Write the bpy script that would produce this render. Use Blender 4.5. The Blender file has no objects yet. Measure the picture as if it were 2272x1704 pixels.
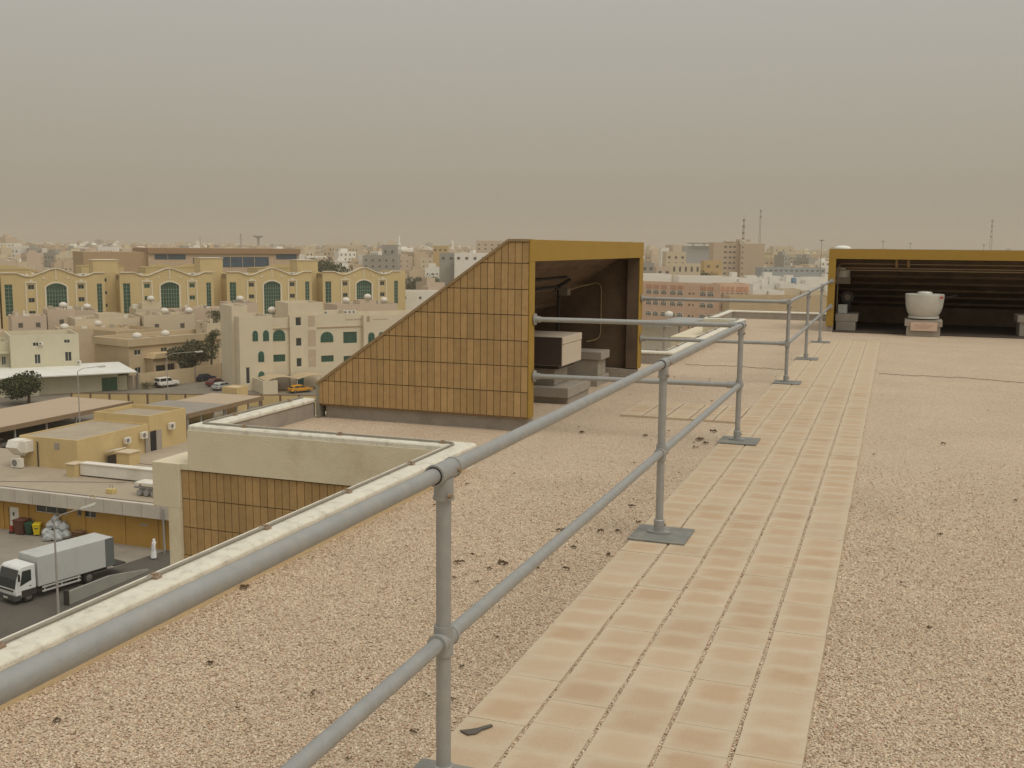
import bpy, bmesh, math, random
import numpy as np
from mathutils import Vector, Matrix, Euler
R = math.radians
random.seed(7); rng = np.random.default_rng(11)
scene = bpy.context.scene
COL = scene.collection

# ------------------------------------------------------------------ camera
CAMZ = 1.808
PITCH, ROLL, YAW, HFOV = R(7.547), R(0.528), R(20.003), 2*math.atan(1136/2320.42)
cam_d = bpy.data.cameras.new('camera'); cam = bpy.data.objects.new('camera', cam_d); COL.objects.link(cam)
cam_d.sensor_fit = 'HORIZONTAL'; cam_d.sensor_width = 36; cam_d.lens = 18/math.tan(HFOV/2)
cam_d.clip_start = .05; cam_d.clip_end = 20000
_fw = Vector((-math.sin(YAW)*math.cos(PITCH), math.cos(YAW)*math.cos(PITCH), -math.sin(PITCH)))
_rt = Vector((math.cos(YAW), math.sin(YAW), 0)); _up = _rt.cross(_fw)
_M = Matrix((_rt, _up, -_fw)).transposed() @ Matrix.Rotation(ROLL, 3, 'Z')
cam.matrix_world = Matrix.Translation((0, 0, CAMZ)) @ _M.to_4x4()
scene.camera = cam

# ------------------------------------------------------------------ sky, sun, exposure
SUN_EL, SUN_AZ = R(58), R(112)          # azimuth clockwise from +y (north)
world = bpy.data.worlds.new('World'); scene.world = world; world.use_nodes = True
nt = world.node_tree; nt.nodes.clear()
out = nt.nodes.new('ShaderNodeOutputWorld'); bg = nt.nodes.new('ShaderNodeBackground')
sky = nt.nodes.new('ShaderNodeTexSky'); sky.sky_type = 'NISHITA'; sky.sun_disc = False
sky.sun_elevation = SUN_EL; sky.sun_rotation = SUN_AZ; sky.dust_density = 8; sky.air_density = 1.2; sky.ozone_density = 0.6
sk_s = nt.nodes.new('ShaderNodeMixRGB'); sk_s.blend_type = 'MULTIPLY'; sk_s.inputs[0].default_value = 1
sk_s.inputs[2].default_value = (.09, .09, .09, 1)
nt.links.new(sky.outputs[0], sk_s.inputs[1])
tc = nt.nodes.new('ShaderNodeTexCoord'); sep = nt.nodes.new('ShaderNodeSeparateXYZ')
nt.links.new(tc.outputs['Generated'], sep.inputs[0])
ramp = nt.nodes.new('ShaderNodeValToRGB'); nt.links.new(sep.outputs[2], ramp.inputs[0])
cr = ramp.color_ramp                       # airborne dust: even veil, paler and brighter with height
cr.elements[0].position = 0; cr.elements[0].color = (.365, .318, .243, 1)
cr.elements[1].position = 1; cr.elements[1].color = (.78, .77, .71, 1)
for p, c in ((.10, (.422, .386, .318, 1)), (.22, (.475, .452, .402, 1)), (.5, (.62, .60, .54, 1))):
    e = cr.elements.new(p); e.color = c
mixw = nt.nodes.new('ShaderNodeMixRGB'); mixw.inputs[0].default_value = .9
nt.links.new(sk_s.outputs[0], mixw.inputs[1]); nt.links.new(ramp.outputs[0], mixw.inputs[2])
nt.links.new(mixw.outputs[0], bg.inputs[0]); bg.inputs[1].default_value = 1.0
nt.links.new(bg.outputs[0], out.inputs[0])
sun_d = bpy.data.lights.new('sun', 'SUN'); sun_d.energy = 1.15; sun_d.angle = R(35); sun_d.color = (1, .94, .84)
sun = bpy.data.objects.new('sun', sun_d); COL.objects.link(sun)
_sd = Vector((math.sin(SUN_AZ)*math.cos(SUN_EL), math.cos(SUN_AZ)*math.cos(SUN_EL), math.sin(SUN_EL)))
sun.rotation_euler = _sd.to_track_quat('Z', 'Y').to_euler()
scene.view_settings.view_transform = 'Standard'; scene.view_settings.look = 'None'
scene.view_settings.exposure = 0.0; scene.view_settings.gamma = 1; scene.view_settings.use_curve_mapping = False
scene.render.engine = 'CYCLES'
scene.cycles.use_denoising = True
scene.cycles.max_bounces = 8; scene.cycles.diffuse_bounces = 4; scene.cycles.volume_bounces = 2
scene.cycles.use_fast_gi = False

# ------------------------------------------------------------------ materials
MATS = {}
def M(name, base, rough=.85, var=.10, vs=1.5, bump=0., bs=40, metal=0., objr=0., spec=.3, island=0., dirt=None, ds=.4, streak=None):
    """procedural material: base colour, slow noise variation, optional fine bump, stains with their own shape"""
    if name in MATS: return MATS[name]
    m = bpy.data.materials.new(name); m.use_nodes = True; t = m.node_tree; N = t.nodes; L = t.links
    b = N['Principled BSDF']; b.inputs['Roughness'].default_value = rough; b.inputs['Metallic'].default_value = metal
    b.inputs['Specular IOR Level'].default_value = spec
    g = N.new('ShaderNodeNewGeometry')
    n1 = N.new('ShaderNodeTexNoise'); n1.inputs['Scale'].default_value = vs; n1.inputs['Detail'].default_value = 6; n1.inputs['Roughness'].default_value = .65
    L.new(g.outputs['Position'], n1.inputs['Vector'])
    mr = N.new('ShaderNodeMapRange'); mr.inputs[1].default_value = .25; mr.inputs[2].default_value = .75
    mr.inputs[3].default_value = 1-var; mr.inputs[4].default_value = 1+var
    L.new(n1.outputs[0], mr.inputs[0]); val = mr.outputs[0]
    if objr or island:
        if objr: oi = N.new('ShaderNodeObjectInfo'); src = oi.outputs['Random']
        else: src = g.outputs['Random Per Island']
        m2 = N.new('ShaderNodeMapRange'); m2.inputs[3].default_value = 1-(objr or island); m2.inputs[4].default_value = 1+(objr or island)
        L.new(src, m2.inputs[0])
        mu = N.new('ShaderNodeMath'); mu.operation = 'MULTIPLY'; L.new(val, mu.inputs[0]); L.new(m2.outputs[0], mu.inputs[1]); val = mu.outputs[0]
    hs = N.new('ShaderNodeHueSaturation'); hs.inputs['Color'].default_value = (*base, 1)
    L.new(val, hs.inputs['Value']); colr = hs.outputs[0]
    if dirt:
        n3 = N.new('ShaderNodeTexNoise'); n3.inputs['Scale'].default_value = ds; n3.inputs['Detail'].default_value = 8; n3.inputs['Roughness'].default_value = .7
        if streak:
            mp = N.new('ShaderNodeMapping'); mp.inputs['Scale'].default_value = streak; L.new(g.outputs['Position'], mp.inputs[0]); L.new(mp.outputs[0], n3.inputs['Vector'])
        else: L.new(g.outputs['Position'], n3.inputs['Vector'])
        m3 = N.new('ShaderNodeMapRange'); m3.inputs[1].default_value = .5; m3.inputs[2].default_value = .72; m3.inputs[4].default_value = dirt[3]
        L.new(n3.outputs[0], m3.inputs[0])
        mx = N.new('ShaderNodeMixRGB'); L.new(m3.outputs[0], mx.inputs[0]); L.new(colr, mx.inputs[1]); mx.inputs[2].default_value = (*dirt[:3], 1)
        colr = mx.outputs[0]
    L.new(colr, b.inputs['Base Color'])
    if bump:
        n2 = N.new('ShaderNodeTexNoise'); n2.inputs['Scale'].default_value = bs; n2.inputs['Detail'].default_value = 4
        L.new(g.outputs['Position'], n2.inputs['Vector'])
        bp = N.new('ShaderNodeBump'); bp.inputs['Strength'].default_value = min(1, bump); bp.inputs['Distance'].default_value = .01*max(1, bump)
        L.new(n2.outputs[0], bp.inputs['Height']); L.new(bp.outputs[0], b.inputs['Normal'])
    MATS[name] = m; return m

def ramp_node(N, stops, interp='LINEAR'):
    r = N.new('ShaderNodeValToRGB'); r.color_ramp.interpolation = interp
    e = r.color_ramp.elements
    e[0].position, e[0].color = stops[0][0], (*stops[0][1], 1)
    e[1].position, e[1].color = stops[-1][0], (*stops[-1][1], 1)
    for p, c in stops[1:-1]:
        q = e.new(p); q.color = (*c, 1)
    return r

STONE = [(0, (.38, .29, .21)), (.08, (.51, .35, .25)), (.25, (.55, .42, .30)), (.55, (.585, .475, .345)), (.82, (.625, .52, .385)), (.96, (.70, .61, .47)), (1, (.43, .355, .28))]
def mat_gravel():
    m = bpy.data.materials.new('gravel_bed'); m.use_nodes = True; t = m.node_tree; N = t.nodes; L = t.links
    b = N['Principled BSDF']; b.inputs['Roughness'].default_value = .95; b.inputs['Specular IOR Level'].default_value = .15
    g = N.new('ShaderNodeNewGeometry')
    v = N.new('ShaderNodeTexVoronoi'); v.inputs['Scale'].default_value = 110; L.new(g.outputs['Position'], v.inputs['Vector'])
    sp = N.new('ShaderNodeSeparateColor'); L.new(v.outputs['Color'], sp.inputs[0])
    r = ramp_node(N, STONE); L.new(sp.outputs[0], r.inputs[0])
    n = N.new('ShaderNodeTexNoise'); n.inputs['Scale'].default_value = 1.1; n.inputs['Detail'].default_value = 7; L.new(g.outputs['Position'], n.inputs['Vector'])
    mr = N.new('ShaderNodeMapRange'); mr.inputs[1].default_value = .3; mr.inputs[2].default_value = .7; mr.inputs[3].default_value = .94; mr.inputs[4].default_value = 1.05
    L.new(n.outputs[0], mr.inputs[0])
    dk = N.new('ShaderNodeMapRange'); dk.inputs[1].default_value = .35; dk.inputs[2].default_value = .75; dk.inputs[3].default_value = 1.06; dk.inputs[4].default_value = .80
    L.new(v.outputs['Distance'], dk.inputs[0])
    mu = N.new('ShaderNodeMath'); mu.operation = 'MULTIPLY'; L.new(mr.outputs[0], mu.inputs[0]); L.new(dk.outputs[0], mu.inputs[1])
    hs = N.new('ShaderNodeHueSaturation'); L.new(r.outputs[0], hs.inputs['Color']); L.new(mu.outputs[0], hs.inputs['Value'])
    L.new(hs.outputs[0], b.inputs['Base Color'])
    bp = N.new('ShaderNodeBump'); bp.invert = True; bp.inputs['Strength'].default_value = .8; bp.inputs['Distance'].default_value = .006
    L.new(v.outputs['Distance'], bp.inputs['Height']); L.new(bp.outputs[0], b.inputs['Normal'])
    return m
def mat_stones():
    m = bpy.data.materials.new('gravel_stones'); m.use_nodes = True; t = m.node_tree; N = t.nodes; L = t.links
    b = N['Principled BSDF']; b.inputs['Roughness'].default_value = .9; b.inputs['Specular IOR Level'].default_value = .2
    g = N.new('ShaderNodeNewGeometry'); r = ramp_node(N, STONE); L.new(g.outputs['Random Per Island'], r.inputs[0])
    n = N.new('ShaderNodeTexNoise'); n.inputs['Scale'].default_value = 1.1; n.inputs['Detail'].default_value = 7; L.new(g.outputs['Position'], n.inputs['Vector'])
    mr = N.new('ShaderNodeMapRange'); mr.inputs[1].default_value = .3; mr.inputs[2].default_value = .7; mr.inputs[3].default_value = 1.03; mr.inputs[4].default_value = 1.15
    L.new(n.outputs[0], mr.inputs[0])
    hs = N.new('ShaderNodeHueSaturation'); L.new(r.outputs[0], hs.inputs['Color']); L.new(mr.outputs[0], hs.inputs['Value'])
    L.new(hs.outputs[0], b.inputs['Base Color']); return m
def mat_paver():
    """pressed concrete flag: pink-buff heart, paler worn rim, own tone per flag"""
    m = bpy.data.materials.new('paver_concrete'); m.use_nodes = True; t = m.node_tree; N = t.nodes; L = t.links
    b = N['Principled BSDF']; b.inputs['Roughness'].default_value = .9; b.inputs['Specular IOR Level'].default_value = .2
    tc = N.new('ShaderNodeTexCoord'); g = N.new('ShaderNodeNewGeometry'); oi = N.new('ShaderNodeObjectInfo')
    uv = N.new('ShaderNodeAttribute'); uv.attribute_name = 'rim'
    n = N.new('ShaderNodeTexNoise'); n.inputs['Scale'].default_value = 6; n.inputs['Detail'].default_value = 6; n.inputs['Roughness'].default_value = .6
    mp = N.new('ShaderNodeMapping'); mp.inputs['Scale'].default_value = (.8, 1.5, 1); L.new(g.outputs['Position'], mp.inputs[0]); L.new(mp.outputs[0], n.inputs['Vector'])
    ad = N.new('ShaderNodeMath'); ad.operation = 'MULTIPLY_ADD'; L.new(n.outputs[0], ad.inputs[0]); ad.inputs[1].default_value = 1.7; L.new(uv.outputs['Fac'], ad.inputs[2])
    mr = N.new('ShaderNodeMapRange'); mr.inputs[1].default_value = .75; mr.inputs[2].default_value = 1.75; L.new(ad.outputs[0], mr.inputs[0])
    mx = N.new('ShaderNodeMixRGB'); L.new(mr.outputs[0], mx.inputs[0]); mx.inputs[1].default_value = (.57, .475, .345, 1); mx.inputs[2].default_value = (.49, .355, .23, 1)
    m2 = N.new('ShaderNodeMapRange'); m2.inputs[3].default_value = .965; m2.inputs[4].default_value = 1.03; L.new(oi.outputs['Random'], m2.inputs[0])
    wn = N.new('ShaderNodeTexWhiteNoise'); wn.noise_dimensions = '1D'; L.new(oi.outputs['Random'], wn.inputs['W'])
    m5 = N.new('ShaderNodeMapRange'); m5.inputs[3].default_value = .5; m5.inputs[4].default_value = 1.0; L.new(wn.outputs['Value'], m5.inputs[0])
    m6 = N.new('ShaderNodeMath'); m6.operation = 'MULTIPLY'; L.new(m5.outputs[0], m6.inputs[0]); L.new(mr.outputs[0], m6.inputs[1]); L.new(m6.outputs[0], mx.inputs[0])
    n2 = N.new('ShaderNodeTexNoise'); n2.inputs['Scale'].default_value = 220; n2.inputs['Detail'].default_value = 2; L.new(g.outputs['Position'], n2.inputs['Vector'])
    m4 = N.new('ShaderNodeMapRange'); m4.inputs[1].default_value = .3; m4.inputs[2].default_value = .7; m4.inputs[3].default_value = .93; m4.inputs[4].default_value = 1.07; L.new(n2.outputs[0], m4.inputs[0])
    mu = N.new('ShaderNodeMath'); mu.operation = 'MULTIPLY'; L.new(m2.outputs[0], mu.inputs[0]); L.new(m4.outputs[0], mu.inputs[1])
    hs = N.new('ShaderNodeHueSaturation'); L.new(mx.outputs[0], hs.inputs['Color']); L.new(mu.outputs[0], hs.inputs['Value'])
    L.new(hs.outputs[0], b.inputs['Base Color'])
    bp = N.new('ShaderNodeBump'); bp.inputs['Strength'].default_value = .25; bp.inputs['Distance'].default_value = .003
    L.new(n2.outputs[0], bp.inputs['Height']); L.new(bp.outputs[0], b.inputs['Normal']); return m
def mat_glass(name, col, rough=.15):
    m = M(name, col, rough=rough, var=.25, vs=.35, spec=.6); return m

# ------------------------------------------------------------------ mesh building
ORG = {}
def tag(o, label=None, cat=None, group=None, kind=None):
    if label: o['label'] = label
    if cat: o['category'] = cat
    if group: o['group'] = group
    if kind: o['kind'] = kind
    return o
def empty(name, loc=(0, 0, 0), label=None, cat=None, group=None, kind=None):
    o = bpy.data.objects.new(name, None); o.location = loc; o.empty_display_size = .2; COL.objects.link(o)
    ORG[o] = Vector(loc); return tag(o, label, cat, group, kind)
class MB:
    def __init__(s): s.v = []; s.f = []
    def add(s, vs, fs):
        k = len(s.v); s.v += [tuple(v) for v in vs]; s.f += [tuple(i+k for i in f) for f in fs]; return s
    def hexa(s, p):       # 8 points: bottom 0-3 ccw, top 4-7
        return s.add(p, [(3, 2, 1, 0), (4, 5, 6, 7), (0, 1, 5, 4), (1, 2, 6, 5), (2, 3, 7, 6), (3, 0, 4, 7)])
    def box(s, x0, x1, y0, y1, z0, z1):
        return s.hexa([(x0, y0, z0), (x1, y0, z0), (x1, y1, z0), (x0, y1, z0), (x0, y0, z1), (x1, y0, z1), (x1, y1, z1), (x0, y1, z1)])
    def fbox(s, fr, a0, a1, b0, b1, z0, z1):      # box in a frame (a along, b towards the viewer)
        q = [(a0, b1), (a1, b1), (a1, b0), (a0, b0)]
        return s.hexa([fr.pt(a, b, z0) for a, b in q] + [fr.pt(a, b, z1) for a, b in q])
    def quad(s, *p): return s.add(p, [tuple(range(len(p)))])
    def prism(s, poly, d):      # polygon (list of 3d points) extruded by vector d
        n = len(poly); d = Vector(d); top = [Vector(p)+d for p in poly]
        return s.add(list(poly)+top, [tuple(range(n))[::-1], tuple(range(n, 2*n))] + [(i, (i+1) % n, n+(i+1) % n, n+i) for i in range(n)])
    def tube(s, pts, r, n=12, caps=True):
        pts = [Vector(p) for p in pts]; rs = r if isinstance(r, (list, tuple)) else [r]*len(pts)
        rings = []; prev = None
        for i, p in enumerate(pts):
            if i == 0: d = pts[1]-p
            elif i == len(pts)-1: d = p-pts[i-1]
            else: d = (pts[i+1]-p).normalized()+(p-pts[i-1]).normalized()
            d.normalize()
            if prev is None:
                a = d.orthogonal().normalized()
            else:
                a = (prev-d*prev.dot(d)).normalized()
            prev = a; b = d.cross(a)
            rings.append([p+(a*math.cos(2*math.pi*k/n)+b*math.sin(2*math.pi*k/n))*rs[i] for k in range(n)])
        vs = [v for rg in rings for v in rg]; fs = []
        for i in range(len(rings)-1):
            for k in range(n): fs.append((i*n+k, i*n+(k+1) % n, (i+1)*n+(k+1) % n, (i+1)*n+k))
        if caps: fs += [tuple(range(n))[::-1], tuple((len(rings)-1)*n+k for k in range(n))]
        return s.add(vs, fs)
    def lathe(s, prof, c=(0, 0, 0), n=24):      # prof list of (r,z)
        vs = []; fs = []
        for r, z in prof:
            for k in range(n): vs.append((c[0]+r*math.cos(2*math.pi*k/n), c[1]+r*math.sin(2*math.pi*k/n), c[2]+z))
        for i in range(len(prof)-1):
            for k in range(n): fs.append((i*n+k, i*n+(k+1) % n, (i+1)*n+(k+1) % n, (i+1)*n+k))
        fs += [tuple(range(n))[::-1], tuple((len(prof)-1)*n+k for k in range(n))]
        return s.add(vs, fs)
    def mesh(s, name, org=(0, 0, 0), smooth=False):
        me = bpy.data.meshes.new(name); o = Vector(org)
        me.from_pydata([tuple(Vector(v)-o) for v in s.v], [], s.f); me.validate(); me.update()
        if smooth: me.shade_smooth()
        return me
    def build(s, name, mat, parent=None, smooth=False, bevel=0., org=None, angle=.6):
        if parent is not None: org = ORG[parent]
        elif org is None: org = Vector((0, 0, 0))
        me = s.mesh(name, org, False); me.materials.append(mat)
        o = bpy.data.objects.new(name, me); COL.objects.link(o)
        if parent is not None:
            o.parent = parent; ORG[o] = ORG[parent]
        else: o.location = org; ORG[o] = Vector(org)
        if bevel:
            md = o.modifiers.new('bevel', 'BEVEL'); md.width = bevel; md.segments = 2; md.limit_method = 'ANGLE'; md.angle_limit = R(40)
        if smooth: me.shade_smooth(); 
        if smooth and angle: 
            try: me.set_sharp_from_angle(angle=angle)
            except Exception: pass
        return o
class FR:
    """upright frame: a runs along direction th, b runs along the normal that faces the viewer"""
    def __init__(s, th, o=(0, 0)):
        t = R(th); s.th = th; s.u = (math.cos(t), math.sin(t)); s.n = (math.sin(t), -math.cos(t)); s.o = o
    def pt(s, a, b, z): return (s.o[0]+a*s.u[0]+b*s.n[0], s.o[1]+a*s.u[1]+b*s.n[1], z)
def link_copy(o, parent):
    c = o.copy(); COL.objects.link(c); c.parent = parent; return c
def dup(root, loc, rz=0, label=None, group=None, scale=1):
    r = root.copy(); COL.objects.link(r); r.location = loc; r.rotation_euler = (0, 0, rz); r.scale = (scale,)*3
    if label: r['label'] = label
    if group: r['group'] = group
    for ch in list(root.children):
        c2 = link_copy(ch, r)
        for g2 in list(ch.children): link_copy(g2, c2)
    return r
def sweep(mb, path, prof, cap=True):
    """sweep profile (inward offset to the right of travel, z) along a 2-D polyline with mitred corners"""
    n = len(path); m = len(prof); rows = []
    for i in range(n):
        p = Vector(path[i])
        d0 = (Vector(path[i])-Vector(path[i-1])).normalized() if i > 0 else None
        d1 = (Vector(path[i+1])-Vector(path[i])).normalized() if i < n-1 else None
        nr = lambda d: Vector((d.y, -d.x))
        if d0 is None: off = nr(d1)
        elif d1 is None: off = nr(d0)
        else:
            q = nr(d0)+nr(d1); off = q/(1+nr(d0).dot(nr(d1)))
        rows.append([(p.x+off.x*o, p.y+off.y*o, z) for o, z in prof])
    vs = [v for r in rows for v in r]; fs = []
    for i in range(n-1):
        for k in range(m): fs.append((i*m+k, i*m+(k+1) % m, (i+1)*m+(k+1) % m, (i+1)*m+k))
    if cap: fs += [tuple(range(m))[::-1], tuple((n-1)*m+k for k in range(m))]
    return mb.add(vs, fs)
# ================================================================== the roof the photograph is taken from
m_cream = M('cream_render', (.68, .61, .45), var=.07, vs=2.5, bump=.35, bs=60, dirt=(.42, .34, .22, .55), ds=1.6)
m_coping = M('coping_paint', (.72, .69, .585), var=.10, vs=9, bump=.5, bs=90, dirt=(.42, .375, .29, .75), ds=11, rough=.85)
m_tan = M('tan_upstand', (.60, .46, .27), var=.08, vs=3, bump=.3, bs=60, dirt=(.42, .36, .26, .5), ds=3)
m_conc = M('concrete_kerb', (.36, .32, .27), var=.12, vs=4, bump=.5, bs=50, dirt=(.22, .19, .16, .5), ds=3)
m_mortar = M('brick_mortar', (.29, .20, .115), var=.1, vs=8, bump=.4, bs=120)
m_brick = M('tan_brick', (.43, .285, .13), var=.12, vs=14, bump=.5, bs=160, objr=.13, dirt=(.36, .23, .10, .6), ds=9)
m_brickS = M('tan_brick_wall', (.43, .285, .13), var=.12, vs=14, bump=.5, bs=160, island=.13, dirt=(.36, .23, .10, .6), ds=9)
m_yellow = M('mustard_paint', (.36, .225, .04), var=.06, vs=3, bump=.25, bs=90, rough=.6, dirt=(.29, .18, .045, .4), ds=2.5)
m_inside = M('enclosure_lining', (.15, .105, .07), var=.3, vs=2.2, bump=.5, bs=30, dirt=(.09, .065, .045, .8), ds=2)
m_galv = M('galvanised_steel', (.36, .365, .355), var=.10, vs=18, rough=.5, metal=.35, spec=.4, bump=.12, bs=140, dirt=(.47, .42, .35, .5), ds=14)
m_plate = M('grey_base_plate', (.22, .22, .20), var=.12, vs=12, rough=.8, bump=.2, bs=80, dirt=(.36, .32, .26, .5), ds=12)
m_rubber = M('dark_rubber', (.05, .045, .04), rough=.9)
m_cond = M('grey_conduit', (.30, .27, .22), var=.12, vs=10, rough=.7)
m_clip = M('rusty_clip', (.30, .22, .15), var=.2, vs=30, rough=.8)
m_trim = M('brown_metal_trim', (.30, .21, .11), var=.15, vs=10, rough=.6)
m_gravel = mat_gravel(); m_stones = mat_stones(); m_paver = mat_paver()

bld = empty('main_building', (0, 0, 0), 'beige building under the camera with gravel roof and low cream parapets', 'building')
body = MB()
body.box(-3.33, 14, -8, 27.45, -26, -.06)
body.box(-6.06, -5.69, 7.70, 16.05, -26, -.25)
body.box(-5.689, -3.334, 7.70, 16.05, -26, -.06)
body.box(-4.07, -3.334, 24.10, 27.44, -26, -.22)
body.build('wall', m_cream, bld)
deck = MB()
deck.box(-3.19, 14, -8, 27.32, -.05, 0)
deck.box(-5.67, -3.194, 7.80, 15.93, -.05, -.0005)
deck.box(-3.92, -3.194, 24.22, 27.32, -.05, -.0005)
deck.build('roof_deck', m_gravel, bld)
PATH1 = [(-3.36, -8), (-3.36, 7.64), (-5.85, 7.64), (-5.85, 9.50)]
PATH2 = [(-5.85, 14.26), (-5.85, 16.12), (-3.36, 16.12), (-3.36, 24.06), (-4.10, 24.06), (-4.10, 27.48), (-1.15, 27.48)]
PROF = [(0, -.21), (0, .185), (.012, .2), (.183, .2), (.203, .186), (.203, .160), (.182, .152), (.182, -.21)]
for pth in (PATH1, PATH2):
    pr = sweep(MB(), pth, PROF).build('parapet', m_coping, bld, bevel=.006)
    fc = sweep(MB(), pth, [(-.006, -.212), (-.006, .15), (.02, .15), (.02, -.212)]).build('parapet_face', m_cream, pr)
    runs = [(pth[:2], m_tan), (pth[1:], m_conc)] if pth is PATH1 else [(pth, m_conc)]
    for q, mm in runs: sweep(MB(), q, [(.15, .15), (.192, .15), (.194, -.01), (.15, -.01)]).build('upstand', mm, pr)
# ledge that steps out below the parapet, and the pier beside the brick panel
lg = MB().box(-6.24, -5.947, 7.62, 16.3, -.57, -.16).build('ledge', m_cream, bld, bevel=.006); MB().box(-5.9465, -5.857, 7.64, 16.2, -.215, -.161).build('ledge', m_cream, bld)
MB().box(-4.72, -4.104, 23.45, 27.9, -.6, -.2).build('ledge', m_cream, bld, bevel=.01)
MB().box(-6.07, -5.945, 7.615, 7.72, -26, -.571).build('pier', m_cream, bld)
MB().box(-5.945, -3.34, 7.675, 7.70, -26, -.215).build('brick_backing', m_mortar, bld)
bw, bh = .0745, .262
bm_full = MB().box(0, bw-.006, -.022, 0, .005, bh-.003).mesh('brick'); bm_full.materials.append(m_brick)
for r_ in range(6):
    z = -.222-bh*(r_+1)
    for c_ in range(35):
        o = bpy.data.objects.new('brick', bm_full); COL.objects.link(o); o.parent = bld
        o.location = (-5.940+c_*bw, 7.675, z)
far = MB()
for r_ in range(6, 30):
    for c_ in range(35):
        x = -5.940+c_*bw; z = -.222-bh*(r_+1)
        far.box(x, x+bw-.006, 7.653, 7.675, z+.005, z+bh-.003)
o = far.build('brick_courses', m_brickS, bld); o['kind'] = 'stuff'

# conduit clipped along the parapet top
def rounded(path, rad, z, off):
    pts = []; n = len(path); P2 = [Vector(p) for p in path]
    # offset polyline to the right of travel
    offp = []
    for i in range(n):
        d0 = (P2[i]-P2[i-1]).normalized() if i else None; d1 = (P2[i+1]-P2[i]).normalized() if i < n-1 else None
        nr = lambda d: Vector((d.y, -d.x))
        o_ = nr(d1) if d0 is None else nr(d0) if d1 is None else (nr(d0)+nr(d1))/(1+nr(d0).dot(nr(d1)))
        offp.append(P2[i]+o_*off)
    for i, p in enumerate(offp):
        if i in (0, n-1): pts.append((p.x, p.y, z)); continue
        d0 = (p-offp[i-1]).normalized(); d1 = (offp[i+1]-p).normalized()
        a = p-d0*rad; b = p+d1*rad
        for k in range(7):
            t = k/6; q = a*(1-t)**2+p*2*t*(1-t)+b*t*t; pts.append((q.x, q.y, z))
    return pts
def conduit(path, lab, step=.95, first=.3):
    t = empty('conduit', (*path[0], .2), lab, 'conduit')
    pts = rounded(path, .09, .212, .075)
    w = [(p[0]+random.uniform(-.003, .003), p[1], p[2]) for p in pts]
    MB().tube(w, .009, 8).build('pipe', m_cond, t, smooth=True)
    s = first
    for a, b in zip(pts[:-1], pts[1:]):
        A, B = Vector(a), Vector(b); L = (B-A).length; 
        while s < L:
            q = A+(B-A)*(s/L); d = (B-A).normalized(); sd = Vector((-d.y, d.x, 0))
            mb = MB(); hw, hl = .028, .022
            c4 = [q+d*i*hl+sd*j*hw for i, j in ((-1, -1), (1, -1), (1, 1), (-1, 1))]
            mb.hexa([(v.x, v.y, .2005) for v in c4]+[(v.x, v.y, .213) for v in c4])
            c4 = [q+d*i*hl*.6+sd*j*hw*.5 for i, j in ((-1, -1), (1, -1), (1, 1), (-1, 1))]
            mb.hexa([(v.x, v.y, .2125) for v in c4]+[(v.x, v.y, .225) for v in c4])
            mb.build('clip', m_clip, t); s += step
        s -= L
conduit([(-3.36, -2), (-3.36, 7.64), (-5.85, 7.64), (-5.85, 9.46)], 'thin grey conduit clipped along the near parapet and round its notch')
conduit([(-5.85, 15.2), (-5.85, 16.12), (-3.36, 16.12), (-3.36, 24.06), (-4.10, 24.06), (-4.10, 27.4)], 'thin grey conduit clipped along the farther parapet beyond the first enclosure')

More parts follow.
